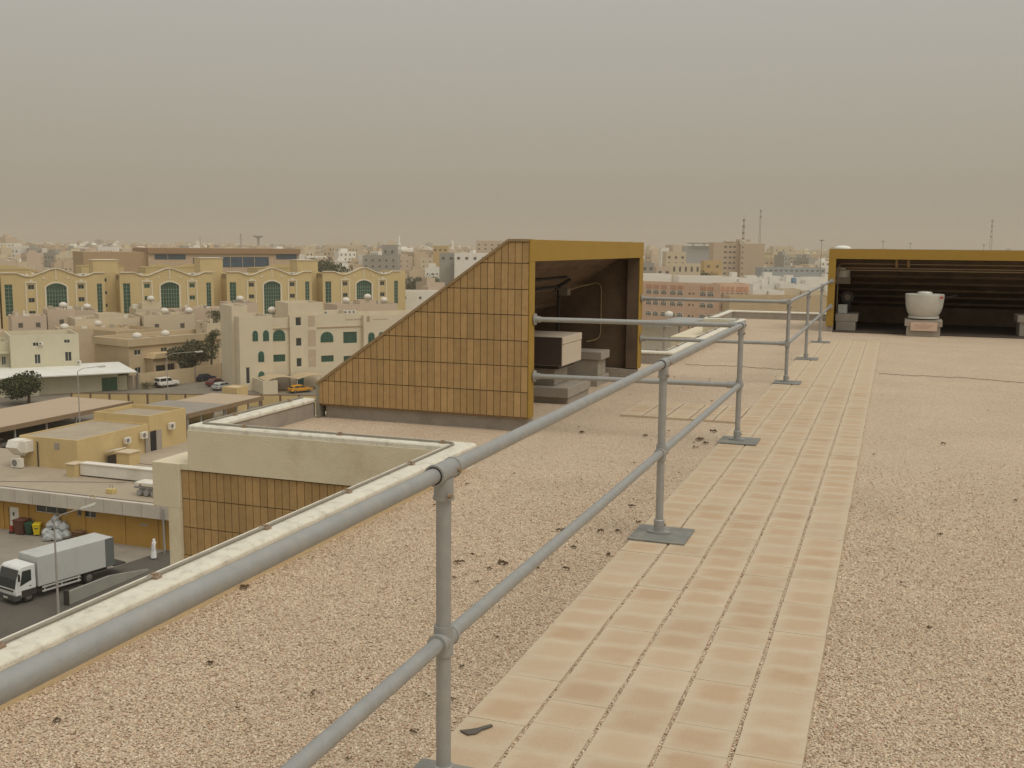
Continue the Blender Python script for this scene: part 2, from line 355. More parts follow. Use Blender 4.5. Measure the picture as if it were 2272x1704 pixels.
# ---------------------------------------------------------------- loose gravel near the camera (uncountable)
def stones():
    PIT = .0092
    regs = [(-3.17, -1.455, 1.6, 10.8), (-.205, 3.4, 2.6, 11), (-5.60, -3.19, 7.9, 9.4)]
    pts = []
    for x0, x1, y0, y1 in regs:
        xs = np.arange(x0, x1, PIT); ys = np.arange(y0, y1, PIT)
        g = np.stack(np.meshgrid(xs, ys), -1).reshape(-1, 2); g = g+rng.uniform(-.005, .005, g.shape); pts.append(g)
    for k in range(4):                      # joints between the paver courses
        xs = np.arange(-1.2175+.25*k, -1.196+.25*k, .0085); ys = np.arange(2.4, 12, .011)
        g = np.stack(np.meshgrid(xs, ys), -1).reshape(-1, 2); pts.append(g+rng.uniform(-.004, .004, g.shape))
    p = np.concatenate(pts)
    # keep those in view and thin out with distance
    v = np.array([_rt.x, _rt.y]); f = np.array([-math.sin(YAW), math.cos(YAW)])
    dx = p@v; df = p@f
    keep = (df > 1.2) & (np.abs(dx) < df*.56+.25)
    fade = np.clip((9.0-df)/4.8, 0, 1)**1.2; keep &= rng.random(len(p)) < fade
    p = p[keep]; n = len(p)
    base = np.array([(1, 0, 0), (0, 1, 0), (-1, 0, 0), (0, -1, 0), (.1, .1, 1)], float)
    fc = np.array([(0, 1, 4), (1, 2, 4), (2, 3, 4), (3, 0, 4)])
    sc = rng.uniform(.0036, .0068, (n, 1, 1))*np.stack([rng.uniform(.75, 1.3, n), rng.uniform(.75, 1.3, n), rng.uniform(.55, .95, n)], -1)[:, None, :]
    V = base[None]*sc
    q = rng.normal(size=(n, 4)); q[:, 1:3] *= .25; q /= np.linalg.norm(q, axis=1, keepdims=True)
    w, x, y, z = q.T
    Rm = np.stack([1-2*(y*y+z*z), 2*(x*y-w*z), 2*(x*z+w*y), 2*(x*y+w*z), 1-2*(x*x+z*z), 2*(y*z-w*x), 2*(x*z-w*y), 2*(y*z+w*x), 1-2*(x*x+y*y)], -1).reshape(n, 3, 3)
    V = np.einsum('nij,nkj->nki', Rm, V)
    V[:, :, 0] += p[:, 0:1]; V[:, :, 1] += p[:, 1:2]; V[:, :, 2] += rng.uniform(.0004, .004, (n, 1))
    inj = (p[:, 0] > -1.3) & (p[:, 0] < -.4)
    V[inj, :, 2] += .0125
    F = (fc[None]+(np.arange(n)*5)[:, None, None]).reshape(-1, 3)
    me = bpy.data.meshes.new('gravel'); me.vertices.add(n*5); me.vertices.foreach_set('co', V.reshape(-1).astype(np.float32))
    me.loops.add(len(F)*3); me.loops.foreach_set('vertex_index', F.reshape(-1).astype(np.int32))
    me.polygons.add(len(F)); me.polygons.foreach_set('loop_start', np.arange(0, len(F)*3, 3, dtype=np.int32))
    me.polygons.foreach_set('loop_total', np.full(len(F), 3, np.int32)); me.update(); me.validate()
    me.materials.append(m_stones); me.shade_smooth()
    o = bpy.data.objects.new('gravel', me); COL.objects.link(o)
    tag(o, 'loose pinkish-tan gravel spread over the roof', 'gravel', kind='stuff'); print('stones', n)
stones()

# ---------------------------------------------------------------- walkway of concrete pavers
walk = empty('walkway', (-.84, 3, 0)); tag(walk, kind='structure')
tw, tl = .25, .215
def paver_mesh(w, l, h=.022):
    # top is a small grid with a 'rim' attribute: 0 at the edge, 1 at the heart
    n = 4; vs = []; rim = []
    for j in range(n+1):
        for i in range(n+1):
            x = w*(i/n-.5); y = l*(j/n-.5); e = min(i, n-i, j, n-j)/(n/2)
            z = h-(.0003 if e == 0 else 0); vs.append((x, y, z)); rim.append(min(1, e*1.7))
    fs = [(j*(n+1)+i, j*(n+1)+i+1, (j+1)*(n+1)+i+1, (j+1)*(n+1)+i) for j in range(n) for i in range(n)]
    k = len(vs); c = [(-w/2, -l/2), (w/2, -l/2), (w/2, l/2), (-w/2, l/2)]
    vs += [(x, y, .001) for x, y in c]; rim += [0]*4
    ci = [0, n, (n+1)*(n+1)-1, (n+1)*n]
    edges = [[i for i in range(n+1)], [n+(n+1)*j for j in range(n+1)], [(n+1)*(n+1)-1-i for i in range(n+1)], [(n+1)*(n-j) for j in range(n+1)]]
    for e_i, ed in enumerate(edges): fs.append(tuple([k+e_i, k+(e_i+1) % 4]+ed[::-1]))
    return vs, fs, rim
def mk_paver(w, l):
    vs, fs, rim = paver_mesh(w, l); me = bpy.data.meshes.new('paver'); me.from_pydata(vs, [], fs); me.update()
    at = me.attributes.new('rim', 'FLOAT', 'POINT'); at.data.foreach_set('value', rim); me.materials.append(m_paver); return me
pm = mk_paver(tw-.017, tl-.0004)
cells = []
for j in range(88):
    for i in range(5): cells.append((-1.3325+i*tw, 2.55+j*tl+(i*37 % 5)*.021))
branch = [(-1.5825-i*tw, 10.93+j*tl) for j in range(5) for i in range(5)]
cells.sort(key=lambda c: c[1])
near, rest = cells[:275], cells[275:]
for x, y in near+branch:
    o = bpy.data.objects.new('paver', pm); COL.objects.link(o); o.parent = walk
    o.location = (x+.84+random.uniform(-.002, .002), y-3, random.uniform(-.0015, .0015)); o.rotation_euler = (random.uniform(-.004, .004), random.uniform(-.004, .004), random.uniform(-.004, .004))
vs, fs, rim = paver_mesh(tw-.017, tl-.0004); V = []; F = []; RM = []
for x, y in rest:
    k = len(V); dz = random.uniform(-.0015, .0015); V += [(a+x, b+y-3+0, c+dz) for a, b, c in vs]; F += [tuple(i+k for i in f) for f in fs]; RM += rim
V = [(a+.84, b, c) for a, b, c in V]
me = bpy.data.meshes.new('far_pavers'); me.from_pydata(V, [], F); me.update(); at = me.attributes.new('rim', 'FLOAT', 'POINT'); at.data.foreach_set('value', RM); me.materials.append(m_paver)
o = bpy.data.objects.new('far_pavers', me); COL.objects.link(o); o.parent = walk; o['kind'] = 'stuff'

for k in range(4):      # gravel packed in the joints between the courses
    MB().box(-1.2185+.25*k, -1.1965+.25*k, 2.4, 21.4, .001, .0125).build('joint_gravel', m_gravel, walk)
# ---------------------------------------------------------------- sloping plant enclosure with brick side
def enclosure1():
    X0, XT, XB, ZT, ZB, Y0, Y1 = -3.285, -3.50, -5.617, 1.856, .366, 9.50, 14.24
    t = empty('plant_enclosure', (-4.4, 11.9, 0), 'wedge-shaped enclosure with tan brick side and mustard frame round its open end', 'enclosure')
    prof = [(X0-.004, .13), (X0-.004, ZT-.02), (XT, ZT-.02), (XB+.03, ZB-.02), (XB+.03, .13)]
    MB().prism([(x, Y0, z) for x, z in prof], (0, .10, 0)).build('side_wall', m_mortar, t)
    MB().prism([(x, Y0+.101, z) for x, z in [(X0-.02, .13), (X0-.02, ZT-.03), (XT, ZT-.03), (XB+.05, ZB-.03), (XB+.05, .13)]], (0, .012, 0)).build('side_lining', m_inside, t)
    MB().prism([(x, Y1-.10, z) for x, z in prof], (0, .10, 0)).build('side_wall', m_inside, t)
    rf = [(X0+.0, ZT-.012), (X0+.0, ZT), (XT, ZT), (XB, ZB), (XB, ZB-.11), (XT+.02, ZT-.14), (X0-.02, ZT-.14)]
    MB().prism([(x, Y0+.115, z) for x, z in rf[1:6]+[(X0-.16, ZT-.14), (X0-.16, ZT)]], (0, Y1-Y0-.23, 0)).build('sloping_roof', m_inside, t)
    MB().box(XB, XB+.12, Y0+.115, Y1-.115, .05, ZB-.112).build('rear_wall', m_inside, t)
    # ceiling ribs cast in the soffit
    for k in range(5):
        f = .12+k*.18; xa = XT+(XB-XT)*f; za = ZT+(ZB-ZT)*f-.135
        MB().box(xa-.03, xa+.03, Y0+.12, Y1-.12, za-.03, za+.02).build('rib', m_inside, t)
    # trim strip along the top of the brick side
    tr = [(XB-.012, ZB+.004), (XT-.002, ZT+.014), (X0-.005, ZT+.014), (X0-.005, ZT-.012), (XT+.004, ZT-.012), (XB-.002, ZB-.022)]
    MB().prism([(x, Y0-.032, z) for x, z in tr], (0, .16, 0)).build('edge_trim', m_trim, t)
    MB().box(XB-.012, XB+.022, Y0-.03, Y0+.1, .0, ZB+.004).build('corner_trim', M('lead_flashing', (.27, .25, .20), rough=.7), t)
    # frame
    fr = MB()
    fr.box(X0-.003, X0+.012, Y0-.026, Y0+.118, .14, ZT-.2)
    fr.box(X0-.003, X0+.012, Y1-.20, Y1+.004, .14, ZT-.2)
    fr.box(X0-.003, X0+.012, Y0-.026, Y1+.004, ZT-.199, ZT+.010)
    MB().box(X0-.16, X0-.0035, Y1-.195, Y1-.102, .14, ZT-.2).build('jamb_lining', m_inside, t); MB().box(X0-.159, X0-.0035, Y0+.117, Y1-.2, ZT-.195, ZT-.145).build('head_lining', m_inside, t)
    fr.build('frame', m_yellow, t, bevel=.004)
    # kerb under it
    MB().box(XB+.06, X0-.02, Y0+.045, Y0+.2, -.01, .127).build('kerb', m_conc, t, bevel=.006); MB().box(XB+.06, X0-.02, Y1-.2, Y1-.03, -.01, .127).build('kerb', m_conc, t, bevel=.006)
    # bricks
    zs = [.148, .394, .647, .894, 1.144, 1.39, 1.64, 1.842]; pw = .0707
    meshes = {}
    def ztop(x): return ZT-.012 if x >= XT else ZT-.012+(ZT-ZB)*(x-XT)/(XT-XB)
    org = ORG[t]
    for r_ in range(7):
        z0, z1 = zs[r_]+.004, zs[r_+1]-.004
        for c_ in range(33):
            x1 = -3.289-c_*pw-.003; x0 = x1-pw+.006
            if x0 < XB+.02: x0 = XB+.02
            if x1-x0 < .015: continue
            zl, zr = ztop(x0), ztop(x1)
            if zr <= z0+.008: continue
            if zl >= z1:
                key = (r_, round(x1-x0, 4))
                if key not in meshes:
                    me = MB().box(0, x1-x0, -.022, 0, 0, z1-z0).mesh('brick'); me.materials.append(m_brick); meshes[key] = me
                o = bpy.data.objects.new('brick', meshes[key])
            else:
                poly = [(x0, z0), (x1, z0)]
                xc = lambda z: XT-(ZT-.012-z)*(XT-XB)/(ZT-ZB)
                if zr >= z1: poly += [(x1, z1), (min(x1, max(x0, xc(z1))), z1)]
                else: poly += [(x1, zr)]
                if zl > z0: poly += [(x0, zl)]
                else:
                    poly[0] = (max(x0, xc(z0)), z0)
                me = MB().prism([(x-x0, -.022, z-z0) for x, z in poly], (0, .022, 0)).mesh('brick'); me.materials.append(m_brick)
                o = bpy.data.objects.new('brick', me)
            COL.objects.link(o); o.parent = t; o.location = Vector((x0, Y0, z0))-org
    return t
enclosure1()

def enclosure2():
    X0, X1, Y0, Y1, ZT = -1.385, 9.5, 23.88, 27.2, 1.79
    t = empty('plant_enclosure', (0, 25, 0), 'long low enclosure with mustard frame round a wide dark opening, far end of roof', 'enclosure')
    w = MB()
    side = [(Y0+.02, .14), (Y0+.02, ZT-.02), (Y0+.3, ZT-.02), (Y1, .5), (Y1, .14)]
    for x in (X0+.01, X1-.11):
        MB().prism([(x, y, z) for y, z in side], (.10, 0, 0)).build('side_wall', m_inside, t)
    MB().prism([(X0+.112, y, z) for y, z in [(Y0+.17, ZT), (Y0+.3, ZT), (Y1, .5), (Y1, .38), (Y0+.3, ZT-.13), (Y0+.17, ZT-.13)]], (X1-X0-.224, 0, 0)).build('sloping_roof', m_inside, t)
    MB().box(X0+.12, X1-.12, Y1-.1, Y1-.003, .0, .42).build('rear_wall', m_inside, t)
    MB().prism([(X0-.004, y, z) for y, z in [(Y0+.18, ZT-.005), (Y0+.18, ZT+.012), (Y0+.3, ZT+.012), (Y1+.02, .512), (Y1+.02, .495), (Y0+.3, ZT-.005)]], (X1-X0, 0, 0)).build('roof_sheet', m_trim, t)
    fr = MB(); fr.box(X0, X0+.15, Y0, Y0+.16, .12, ZT-.206); fr.box(X1-.15, X1, Y0, Y0+.16, .12, ZT-.206); fr.box(X0, X1, Y0, Y0+.16, ZT-.205, ZT+.003)
    fr.build('frame', m_yellow, t, bevel=.004)
    MB().box(X0+.03, X0+.14, Y0+.03, Y1-.02, -.01, .118).build('kerb', m_conc, t)
    MB().box(X0+.15, X1-.16, Y0-.16, Y1-.12, .0005, .016).build('floor_shade', M('floor_shade_brown', (.075, .058, .045), var=.25, vs=1.2, bump=.4, bs=40), t)  # dark slab paints the shade inside the opening onto the floor
    # board-marked ribs on the soffit and conduits on it
    for k in range(7):
        f = .1+k*.13; y = Y0+.3+(Y1-Y0-.3)*f; z = ZT-.13+(.38-(ZT-.13))*f
        MB().box(X0+.13, X1-.13, y-.04, y+.04, z-.03, z+.03).build('rib', m_inside, t)
    pc = M('pale_pipe', (.32, .24, .16), rough=.6)
    for dz, L in ((0, 6), (-.09, 3.9), (-.14, 4.5)):
        MB().tube([(X0+.19, Y0+.42, .35), (X0+.19, Y0+.42, 1.42+dz), (X0+.23, Y0+.42, 1.47+dz), (X0+.3, Y0+.42, 1.48+dz), (X0+.3+L, Y0+.42, 1.48+dz)], .011, 6).build('service_pipe', pc, t, smooth=True)
    for x in (-.02, .22):
        MB().box(x, x+.05, Y0+.2, Y0+.36, 1.42, 1.67).build('hanger', M('ochre_hanger', (.28, .18, .08)), t)
enclosure2()
# ================================================================== railings
RX = -1.306; RR = .0242; H1, H2 = 1.1, .546
def tee(mb, p, along, r=.0315, L=.075):
    """sleeve fitting: barrel along the rail with raised lips, stub down the post"""
    p = Vector(p); d = Vector(along).normalized()
    mb.tube([p-d*L, p-d*(L-.012), p-d*(L-.0125), p+d*(L-.0125), p+d*(L-.012), p+d*L], [r+.003, r+.003, r, r, r+.003, r+.003], 16)
def railing(name, ys, y_end, label, corner, xr, yoff=0.):
    t = empty(name, (RX, ys[0], 0), label, 'railing')
    for i, y in enumerate(ys):
        top = H1-.01
        p = MB().tube([(RX, y, .03), (RX, y, top)], RR, 16).build('post', m_galv, t, smooth=True)
        b = MB(); a = .175
        b.box(RX-.155, RX+.195, y-.19, y+.17, .024, .034); b.build('base_plate', m_plate, p, bevel=.002)
        b = MB(); b.tube([(RX, y, .036), (RX, y, .118), (RX, y, .122)], [.034, .034, .030], 16)
        pl = [(RX+.075*math.cos(k*math.pi/10)*(1 if abs(math.cos(k*math.pi/10)) < .9 else 1), y+.042*math.sin(k*math.pi/10), .0345) for k in range(20)]
        b.prism(pl, (0, 0, .012)); b.build('foot_flange', m_galv, p, smooth=True)
        MB().tube([(RX+.03, y, .09), (RX+.042, y, .09)], .008, 8).build('set_screw', m_clip, p)
    A, B = ys[0]-.02, y_end
    MB().tube([(RX, A, H1), (RX, B, H1)], RR, 20).build('top_rail', m_galv, t, smooth=True)
    MB().tube([(RX, A, H2), (RX, B, H2)], RR, 20).build('mid_rail', m_galv, t, smooth=True)
    for i, y in enumerate(ys):
        mb = MB(); tee(mb, (RX, y, H1), (0, 1, 0)); mb.tube([(RX, y, H1-.09), (RX, y, H1-.078), (RX, y, H1-.0775), (RX, y, H1-.02)], [.0345, .0345, .0315, .0315], 16)
        f = mb.build('fitting', m_galv, t, smooth=True)
        s = MB(); s.tube([(RX+.028, y-.03, H1-.07), (RX+.042, y-.03, H1-.07)], .0085, 8); s.tube([(RX+.028, y+.045, H1), (RX+.04, y+.045, H1)], .0085, 8); s.build('set_screw', m_clip, f)
        mb = MB(); tee(mb, (RX, y, H2), (0, 1, 0), L=.055); mb.tube([(RX, y, H2-.05), (RX, y, H2+.05)], .0315, 16)
        mb.build('fitting', m_galv, t, smooth=True)
        for s_ in ((-1, 1) if i else (1,)):       # dark gap where rail enters the sleeve
            MB().tube([(RX, y+s_*.0755, H1), (RX, y+s_*.077, H1)], .0285, 16).build('joint_ring', m_rubber, f)
    cy, ce = corner
    for z, nm in ((H1, 'cross_top_rail'), (H2, 'cross_mid_rail')):
        MB().tube([(RX, cy, z), (xr+.01, ce, z)], RR, 16).build(nm, m_galv, t, smooth=True)
        mb = MB(); tee(mb, (RX-.05, cy, z), (1, 0, 0), L=.06); mb.build('fitting', m_galv, t, smooth=True)
        mb = MB(); mb.tube([(xr+.012, ce, z), (xr+.022, ce, z), (xr+.024, ce, z), (xr+.07, ce, z)], [.058, .058, .033, .031], 16); mb.build('wall_flange', m_galv, t, smooth=True)
    return t
YS = [2.965, 6.299, 9.729, 14.294, 17.537, 20.819]
r1 = railing('safety_railing', [-.37]+YS[:3], YS[2]+.03, 'galvanised pipe railing beside the paved walkway, turning off to the brick enclosure', (YS[2], 9.60), -3.285+.008)
r2 = railing('safety_railing', YS[3:], 23.87, 'galvanised pipe railing beyond the brick enclosure, running to the far mustard frame', (YS[3], 14.16), -3.285+.008)
for z in (H1, H2):
    MB().tube([(RX, 23.877, z), (RX, 23.865, z), (RX, 23.862, z), (RX, 23.815, z)], [.055, .055, .032, .031], 16).build('wall_flange', m_galv, r2, smooth=True)

# ================================================================== equipment on the roof
m_block = M('concrete_block', (.34, .305, .255), var=.10, vs=6, bump=.4, bs=60, dirt=(.26, .22, .18, .5), ds=4)
m_fanbox = M('fan_box_paint', (.58, .50, .40), var=.05, vs=3, rough=.5, dirt=(.45, .38, .30, .4), ds=3)
m_grille = M('dark_grille', (.05, .042, .038), rough=.6)
def fan_box():
    t = empty('fan_unit', (-4.1, 11.8, .40), 'boxy cream fan unit inside the brick-sided enclosure', 'fan unit')
    MB().box(-4.68, -3.53, 11.38, 12.14, .44, .685).build('casing', m_fanbox, t, bevel=.006)
    MB().box(-4.685, -3.525, 11.375, 12.145, .688, .775).build('lid', m_fanbox, t, bevel=.008)
    g = MB().box(-4.67, -3.54, 11.366, 11.3745, .445, .77).build('grille_or_shade', M('front_shade_brown', (.075, .055, .045), rough=.8), t)  # no louvres here: dark sheet paints the shade on the casing and lid front
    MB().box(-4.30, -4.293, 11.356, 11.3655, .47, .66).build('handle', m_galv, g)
    MB().box(-4.60, -3.60, 11.44, 12.08, .395, .439).build('skirt', m_grille, t)
    p = empty('fan_plinth', (-4.1, 11.8, 0), 'stepped concrete plinth under the boxy cream fan unit', 'plinth')
    MB().box(-4.55, -3.66, 11.5, 12.0, .195, .394).build('upstand', m_block, p, bevel=.006)
    MB().box(-4.75, -3.45, 11.36, 12.3, .075, .194).build('slab', m_block, p, bevel=.008)
    MB().box(-4.71, -3.47, 11.42, 12.28, -.01, .074).build('base', m_block, p, bevel=.008)
    p = empty('block_plinth', (-3.8, 13.3, 0), 'stack of bare concrete blocks behind the boxy fan unit', 'plinth')
    MB().box(-4.35, -3.53, 13.08, 13.5, .34, .445).build('cap', m_block, p, bevel=.008)
    MB().box(-4.3, -3.58, 13.1, 13.48, .12, .339).build('upstand', m_block, p, bevel=.006)
    MB().box(-4.4, -3.56, 13.0, 13.6, -.01, .119).build('base', m_block, p, bevel=.008)
fan_box()
def enclosure_services():
    pc = M('bracket_black', (.035, .03, .03), rough=.7)
    t = empty('pipe_bracket', (-4.6, 11.6, .2), 'dark pipe bracket with pipes under the sloping soffit of the brick enclosure', 'bracket')
    MB().tube([(-4.11, 13.03, .5), (-4.11, 13.03, 1.27)], .02, 8).build('upright', pc, t)
    MB().tube([(-4.13, 12.86, 1.24), (-3.92, 12.94, 1.385)], .02, 8).build('arm', pc, t)
    MB().tube([(-4.07, 9.65, 1.285), (-4.07, 12.92, 1.285)], .014, 8).build('pipe', pc, t, smooth=True)
    MB().tube([(-3.885, 9.65, 1.415), (-3.885, 12.66, 1.415)], .014, 8).build('pipe', pc, t, smooth=True)
    MB().tube([(-4.08, 11.95, 1.28), (-4.12, 11.8, 1.0), (-4.2, 11.7, .8)], .007, 6).build('hanging_wire', pc, t, smooth=True)
    MB().box(-4.1, -3.98, 13.0, 13.14, 1.17, 1.26).build('junction_case', M('dull_cover', (.20, .17, .13)), t)
    c = empty('cable_conduit', (-3.9, 14.1, .4), 'pale looped cable conduit on the far inner wall of the brick enclosure', 'conduit')
    pts = [(-4.05, 13.2, 1.22), (-4.0, 13.7, 1.27), (-3.92, 14.115, 1.30), (-3.88, 14.115, 1.30), (-3.845, 14.115, 1.27), (-3.83, 14.115, 1.2), (-3.83, 14.115, .62), (-3.845, 14.115, .55), (-3.9, 14.1, .51), (-4.0, 14.0, .49)]
    MB().tube(pts, .008, 8).build('conduit_run', M('pale_conduit', (.36, .26, .16), rough=.5), c, smooth=True)
enclosure_services()
def exhaust_fan():
    m_al = M('cast_aluminium', (.55, .54, .49), rough=.45, metal=.2, var=.08, vs=6)
    t = empty('exhaust_fan', (.595, 23.62, .37), 'rounded pale aluminium roof exhaust fan on its plinth before the far enclosure', 'exhaust fan')
    c = (.595, 23.62, 0)
    MB().lathe([(.285, .375), (.305, .375), (.305, .42), (.285, .425)], c, 32).build('base_ring', m_al, t, smooth=True)
    MB().lathe([(.24, .43), (.285, .43), (.33, .50), (.365, .62), (.382, .78), (.385, .872), (.375, .88), (.36, .872), (.2, .86), (.1, .855)], c, 40).build('shroud', m_al, t, smooth=True)
    MB().lathe([(.15, .85), (.15, .90), (.13, .925), (.04, .935)], c, 32).build('motor_cap', m_al, t, smooth=True)
    MB().tube([(.93, 23.6, .83), (1.05, 23.62, .82), (1.22, 23.7, .86)], .008, 6).build('cable', m_rubber, t, smooth=True)
    MB().box(.885, .945, 23.34, 23.36, .80, .84).build('warning_tag', M('red_tag', (.45, .08, .05)), t)
    p = empty('fan_plinth', (.595, 23.6, 0), 'square pale concrete plinth bearing a small notice, under the exhaust fan', 'plinth')
    MB().box(.23, .96, 23.32, 23.98, .215, .345).build('cap', m_block, p, bevel=.006)
    MB().box(.27, .925, 23.35, 23.95, -.01, .214).build('base', m_block, p, bevel=.005)
    MB().box(.40, .80, 23.36, 23.90, .3455, .3745).build('gasket', m_rubber, p)
    s = empty('notice', (.6, 23.3, .13), 'small pinkish notice plate fixed to the exhaust fan plinth', 'notice')
    MB().box(.345, .865, 23.306, 23.3195, .125, .305).build('plate', M('pink_plate', (.62, .46, .36), rough=.5, var=.04), s)
    ink = M('faded_ink', (.30, .17, .13), rough=.6)
    for (x0, x1, z) in ((.54, .66, .272), (.43, .79, .243), (.41, .78, .222), (.46, .74, .200), (.43, .70, .178)):
        n = int((x1-x0)/.018); q = MB(); random.seed(int(z*1000))
        for k in range(n):
            if random.random() < .16: continue
            q.box(x0+k*.018, x0+k*.018+.011, 23.3052, 23.3058, z-.005, z+random.choice((.004, .006)))
        o = q.build('lettering', ink, s); o['kind'] = 'stuff'
exhaust_fan()
def corner_gear():
    t = empty('junction_box', (-.98, 24.4, .33), 'grey metal junction box on a block just inside the far frame', 'junction box')
    MB().box(-1.17, -.97, 24.26, 24.46, .375, .58).build('case', M('grey_enclosure', (.33, .35, .33), rough=.4), t, bevel=.006)
    MB().box(-1.15, -.99, 24.25, 24.259, .395, .56).build('cover', M('grey_cover', (.42, .44, .42), rough=.4), t, bevel=.003)
    MB().box(-1.08, -1.05, 24.243, 24.249, .50, .53).build('latch', m_galv, t)
    t = empty('pump_motor', (-.95, 24.9, .33), 'small dark motor with round cover behind the junction box', 'motor')
    MB().tube([(-1.0, 24.75, .72), (-1.0, 25.1, .72)], .14, 20).build('body', m_grille, t, smooth=True)
    MB().tube([(-1.0, 24.742, .72), (-1.0, 24.749, .72)], .07, 16).build('cover', M('dull_cover', (.20, .17, .13)), t)
    MB().box(-1.08, -.92, 24.8, 25.05, .375, .60).build('foot', m_grille, t)
    p = empty('block_plinth', (-.95, 24.5, .016), 'concrete block plinth in the corner of the far frame, below the junction box', 'plinth')
    MB().box(-1.21, -.74, 24.215, 25.2, .215, .374).build('cap', m_block, p, bevel=.006)
    MB().box(-1.19, -.78, 24.22, 25.15, -.01, .214).build('base', m_block, p, bevel=.006)
    p = empty('block_plinth', (2.75, 24.6, 0), 'concrete block plinth at the right edge inside the far opening', 'plinth')
    MB().box(2.45, 3.1, 24.23, 25, .30, .45).build('cap', m_block, p, bevel=.006); MB().box(2.5, 3.05, 24.26, 24.9, -.01, .299).build('base', m_block, p, bevel=.006)
    d = empty('dome_cover', (-1.2, 25.5, 1.4), 'white shallow dome just showing over the far frame corner', 'dome')
    MB().lathe([(.19, -.75), (.19, 0), (.18, .03), (.14, .055), (.08, .07), (.02, .075)], (-1.16, 25.0, 1.80), 32).build('dome_shell', M('white_plastic', (.78, .78, .72), rough=.4), d, smooth=True)
    MB().box(-1.36, -.96, 24.8, 25.2, 1.02, 1.16).build('dome_kerb', m_block, d)
corner_gear()

# cable lying across the gravel, scraps of dry plant
def cable(pts, lab):
    pts = [Vector((x, y, .012)) for x, y in pts]; fine = []
    for a, b in zip(pts[:-1], pts[1:]):
        for k in range(6):
            q = a.lerp(b, k/6); fine.append((q.x+random.uniform(-.01, .01), q.y+random.uniform(-.02, .02), .012+random.uniform(-.004, .008)))
    fine.append(tuple(pts[-1]))
    o = MB().tube(fine, .0042, 6).build('cable', M('dusty_cable', (.19, .16, .125), rough=.9), None, smooth=True, org=tuple(pts[0])); tag(o, lab, 'cable')
cable([(-2.99, 16.03), (-2.59, 15.95), (-2.2, 16.07), (-1.85, 16.0), (-1.48, 15.96)], 'thin dark cable on the gravel between the far parapet and the walkway')
cable([(-.15, 15.96), (.3, 15.95), (.57, 15.94), (1.03, 15.96), (1.44, 15.78), (1.9, 15.68), (2.6, 15.6)], 'thin dark cable on the gravel to the right of the walkway')
def debris():
    m = M('dead_plant', (.12, .085, .05), var=.3, vs=60, island=.4, rough=1)
    mb = MB(); random.seed(5)
    spots = [(-2.252, 5.33, 1), (-2.242, 5.508, .6), (-2.015, 5.404, 1.3), (-2.05, 5.291, .7), (-1.918, 6.205, 1), (-1.679, 6.276, .8), (-1.574, 6.314, .8), (-1.734, 5.878, .7), (-1.646, 5.446, .8),
             (-1.506, 5.802, .8), (-2.779, 9.645, 1), (-1.5, 6.579, .8), (-1.648, 6.989, .8), (-1.616, 9.31, .9), (-2.169, 9.72, 1), (-1.636, 9.718, 1.6), (-1.562, 9.553, 1.2), (-1.605, 10.227, 1.4), (-1.441, 9.901, .8),
             (-3.136, 4.512, 1), (-2.882, 2.941, .7), (1.2, 7.4, .7), (.9, 8.2, .6), (.35, 7.0, .7), (.5, 10.4, .9), (-.1, 9.6, .5)]
    random.seed(9)
    for _ in range(60): spots.append((random.uniform(-3.1, -1.5), random.uniform(3, 15), random.uniform(.25, .6)))
    for _ in range(20): spots.append((random.uniform(-.1, 3), random.uniform(4, 14), random.uniform(.25, .5)))
    for x, y, s in spots:
        for k in range(5):
            a = random.uniform(0, 6.3); L = random.uniform(.006, .024)*s; q = (x+random.uniform(-.02, .02)*s, y+random.uniform(-.015, .015)*s)
            d = Vector((math.cos(a), math.sin(a), 0))*L; zz = random.uniform(.010, .016)
            mb.tube([(q[0]-d.x, q[1]-d.y, zz), (q[0], q[1], zz+.008*s), (q[0]+d.x, q[1]+d.y, zz)], [.002*s, .0065*s, .002*s], 5)
    o = mb.build('debris', m); tag(o, 'scraps of dry plant and dirt scattered on the gravel', 'debris', kind='stuff')
    # dark stain-like scrap on the nearest paver: a dropped scrap of felt
    poly = [(-1.425, 3.385), (-1.385, 3.365), (-1.36, 3.385), (-1.352, 3.42), (-1.335, 3.445), (-1.325, 3.465), (-1.335, 3.472), (-1.35, 3.455), (-1.372, 3.425), (-1.395, 3.405)]
    o = MB().prism([(x, y, .024) for x, y in poly], (0, 0, .005)).build('felt_scrap', M('felt', (.13, .115, .10), rough=1), None, org=(-1.38, 3.42, .024))
    tag(o, 'small dark scrap of felt lying on the nearest paver by the post', 'scrap')
debris()
# ================================================================== ground and streets
GZ = -26.0
CITY = FR(50.5); POD = FR(0); PINK = FR(-24); VIEW = FR(20)
m_ground = M('sandy_ground', (.33, .27, .19), var=.18, vs=.02, dirt=(.24, .19, .13, .6), ds=.05)
m_asph = M('yard_asphalt', (.105, .095, .08), var=.16, vs=.25, dirt=(.15, .13, .105, .7), ds=.12, rough=.9)
m_street = M('street_asphalt', (.20, .175, .14), var=.12, vs=.2, dirt=(.27, .23, .17, .7), ds=.08, rough=.95)
m_pave = M('pale_apron', (.28, .25, .205), var=.12, vs=.4, dirt=(.20, .175, .145, .7), ds=.3)
o = MB().quad((-4000, -4000, GZ), (4000, -4000, GZ), (4000, 4000, GZ), (-4000, 4000, GZ)).build('ground', m_ground); tag(o, kind='structure')
o = MB().quad((-112, 20, GZ+.01), (-8, 20, GZ+.01), (-8, 76.1, GZ+.01), (-112, 76.1, GZ+.01)).build('yard_road', m_asph); tag(o, kind='structure')
o = MB().quad((-112, 66.5, GZ+.02), (-62.5, 66.5, GZ+.02), (-61, 76.1, GZ+.02), (-112, 76.1, GZ+.02)).build('yard_pavement', m_pave); tag(o, kind='structure')
